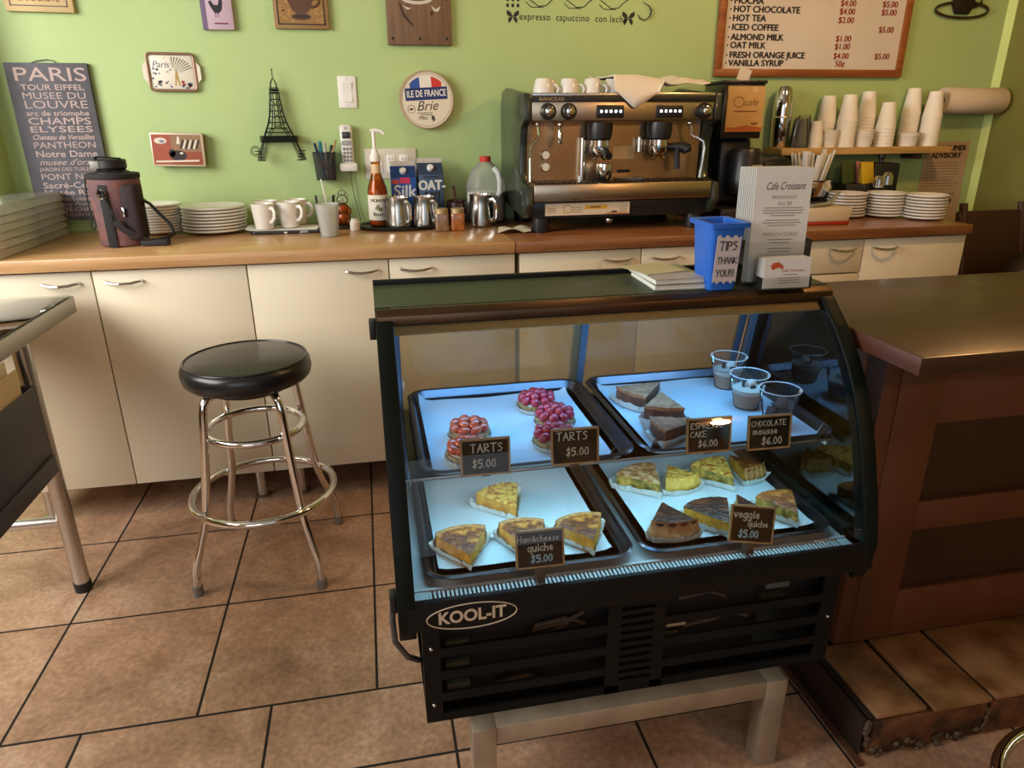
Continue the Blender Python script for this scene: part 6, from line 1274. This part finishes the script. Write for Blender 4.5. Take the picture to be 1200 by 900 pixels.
for z0, z1 in ((.675, .775), ): sob('upper_rail', MB().box(1.16, 2.80, -1.159, -1.145, z0, z1, .001), bw)
for z0, z1 in ((.482, .675), (.245, .408)): sob('panel', MB().box(1.16, 2.80, -1.149, -1.1455, z0, z1), bp2)
# dark basket on the counter top
bs = thing('wire_basket', 'black speckled basket on the service counter, at the picture edge', 'basket', (1.80, -.84, .9)); 
obj('basket', MB().lathe([(0, 0), (.05, 0), (.062, .10), (.065, .10), (.053, 0)], seg=24), mat('basket_black', (.015, .016, .018), .5, col2=(.08, .09, .1), nscale=120, lo=.5, hi=.72), bs)
# ================================================================== tiled step
stp = thing('tiled_step', 'brown tiled step with a dark metal side under the service counter', 'step', (1.9, -1.1, 0))
def tob(name, mb, m): mb.xf(Matrix.Translation((-1.9, 1.1, 0))); return obj(name, mb, m, stp)
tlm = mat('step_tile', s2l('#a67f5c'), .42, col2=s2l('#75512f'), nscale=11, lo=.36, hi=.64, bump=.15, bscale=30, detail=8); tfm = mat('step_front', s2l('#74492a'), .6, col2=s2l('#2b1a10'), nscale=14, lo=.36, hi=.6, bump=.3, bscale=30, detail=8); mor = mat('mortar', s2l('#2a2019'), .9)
tob('core', MB().box(.96, 2.79, -1.358, -.79, 0, .098), mor)
tob('side_plate', MB().box(.945, .953, -1.362, -.79, 0, .101, .001), mat('plate_dark', s2l('#463a34'), .4, .6, rvar=.1))
tob('kick_strip', MB().box(.930, .944, -1.39, -.79, 0, .006), mat('kick_rust', s2l('#5a3a2a'), .6))
for x0, x1 in ((.974, 1.094), (1.108, 1.250), (1.262, 1.66), (1.668, 2.06), (2.068, 2.78)): tob('top_tile', MB().box(x0, x1, -1.372 if x0 > 1.26 else (-1.366 if x0 < 1.1 else -1.374), -1.157, .098, .109, .0015), tlm)
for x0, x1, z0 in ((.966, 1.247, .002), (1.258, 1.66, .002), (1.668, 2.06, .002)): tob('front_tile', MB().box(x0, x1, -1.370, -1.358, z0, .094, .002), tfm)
mb = MB(); rn = random.Random(6)
for k in range(26): mb.ball((rn.uniform(.958, 1.24), -1.372+rn.uniform(-.004, .002), rn.uniform(.0, .03)), rn.uniform(.004, .011), rn.uniform(.003, .006), rn.uniform(.003, .008), u=7, v=5, jit=.25)
for k in range(12): mb.ball((.957+rn.uniform(-.004, .004), -1.366, rn.uniform(.01, .095)), .006, .005, .008, u=7, v=5, jit=.3)
for k in range(12): mb.ball((1.252+rn.uniform(-.004, .004), -1.368, rn.uniform(.01, .085)), .005, .004, .007, u=7, v=5, jit=.3)
bmo = tob('broken_mortar', mb, mat('mortar_pale', s2l('#655544'), .9, col2=s2l('#4a3a2c'), nscale=60))
bmo['kind'] = 'stuff'
# ================================================================== pendant lamps (they hang over the room; two light the right side)
for k, (x, y, z, p) in enumerate(PENDANTS):
    t = thing('pendant_lamp', ['pendant lamp hanging near the shop window', 'pendant lamp over the service counter', 'pendant lamp over the display case'][k], 'lamp', (x, y, z), 0, 'pendant lamps')
    obj('lamp_shade', MB().lathe([(.02, .16), (.05, .15), (.14, .04), (.16, 0), (.155, 0), (.135, .04), (.045, .145)], seg=36), mat('shade_metal', (.25, .16, .08), .4, .8), t)
    obj('bulb', MB().lathe([(0, -.0), (.028, .012), (.034, .04), (.02, .075), (.014, .1), (0, .1)], seg=20), mat('bulb_glow', (1, .72, .36), .4, emit=40), t)
    obj('cord', MB().tube([(0, 0, .15), (0, 0, CEIL-z)], .004, 6), M_['black_plastic'], t)
    l = bpy.data.lights.new('pendant_light', 'POINT'); l.energy = p; l.color = WARM; l.shadow_soft_size = .06
    o = bpy.data.objects.new('pendant_light', l); COL.objects.link(o); o.location = (x, y, z-.04)
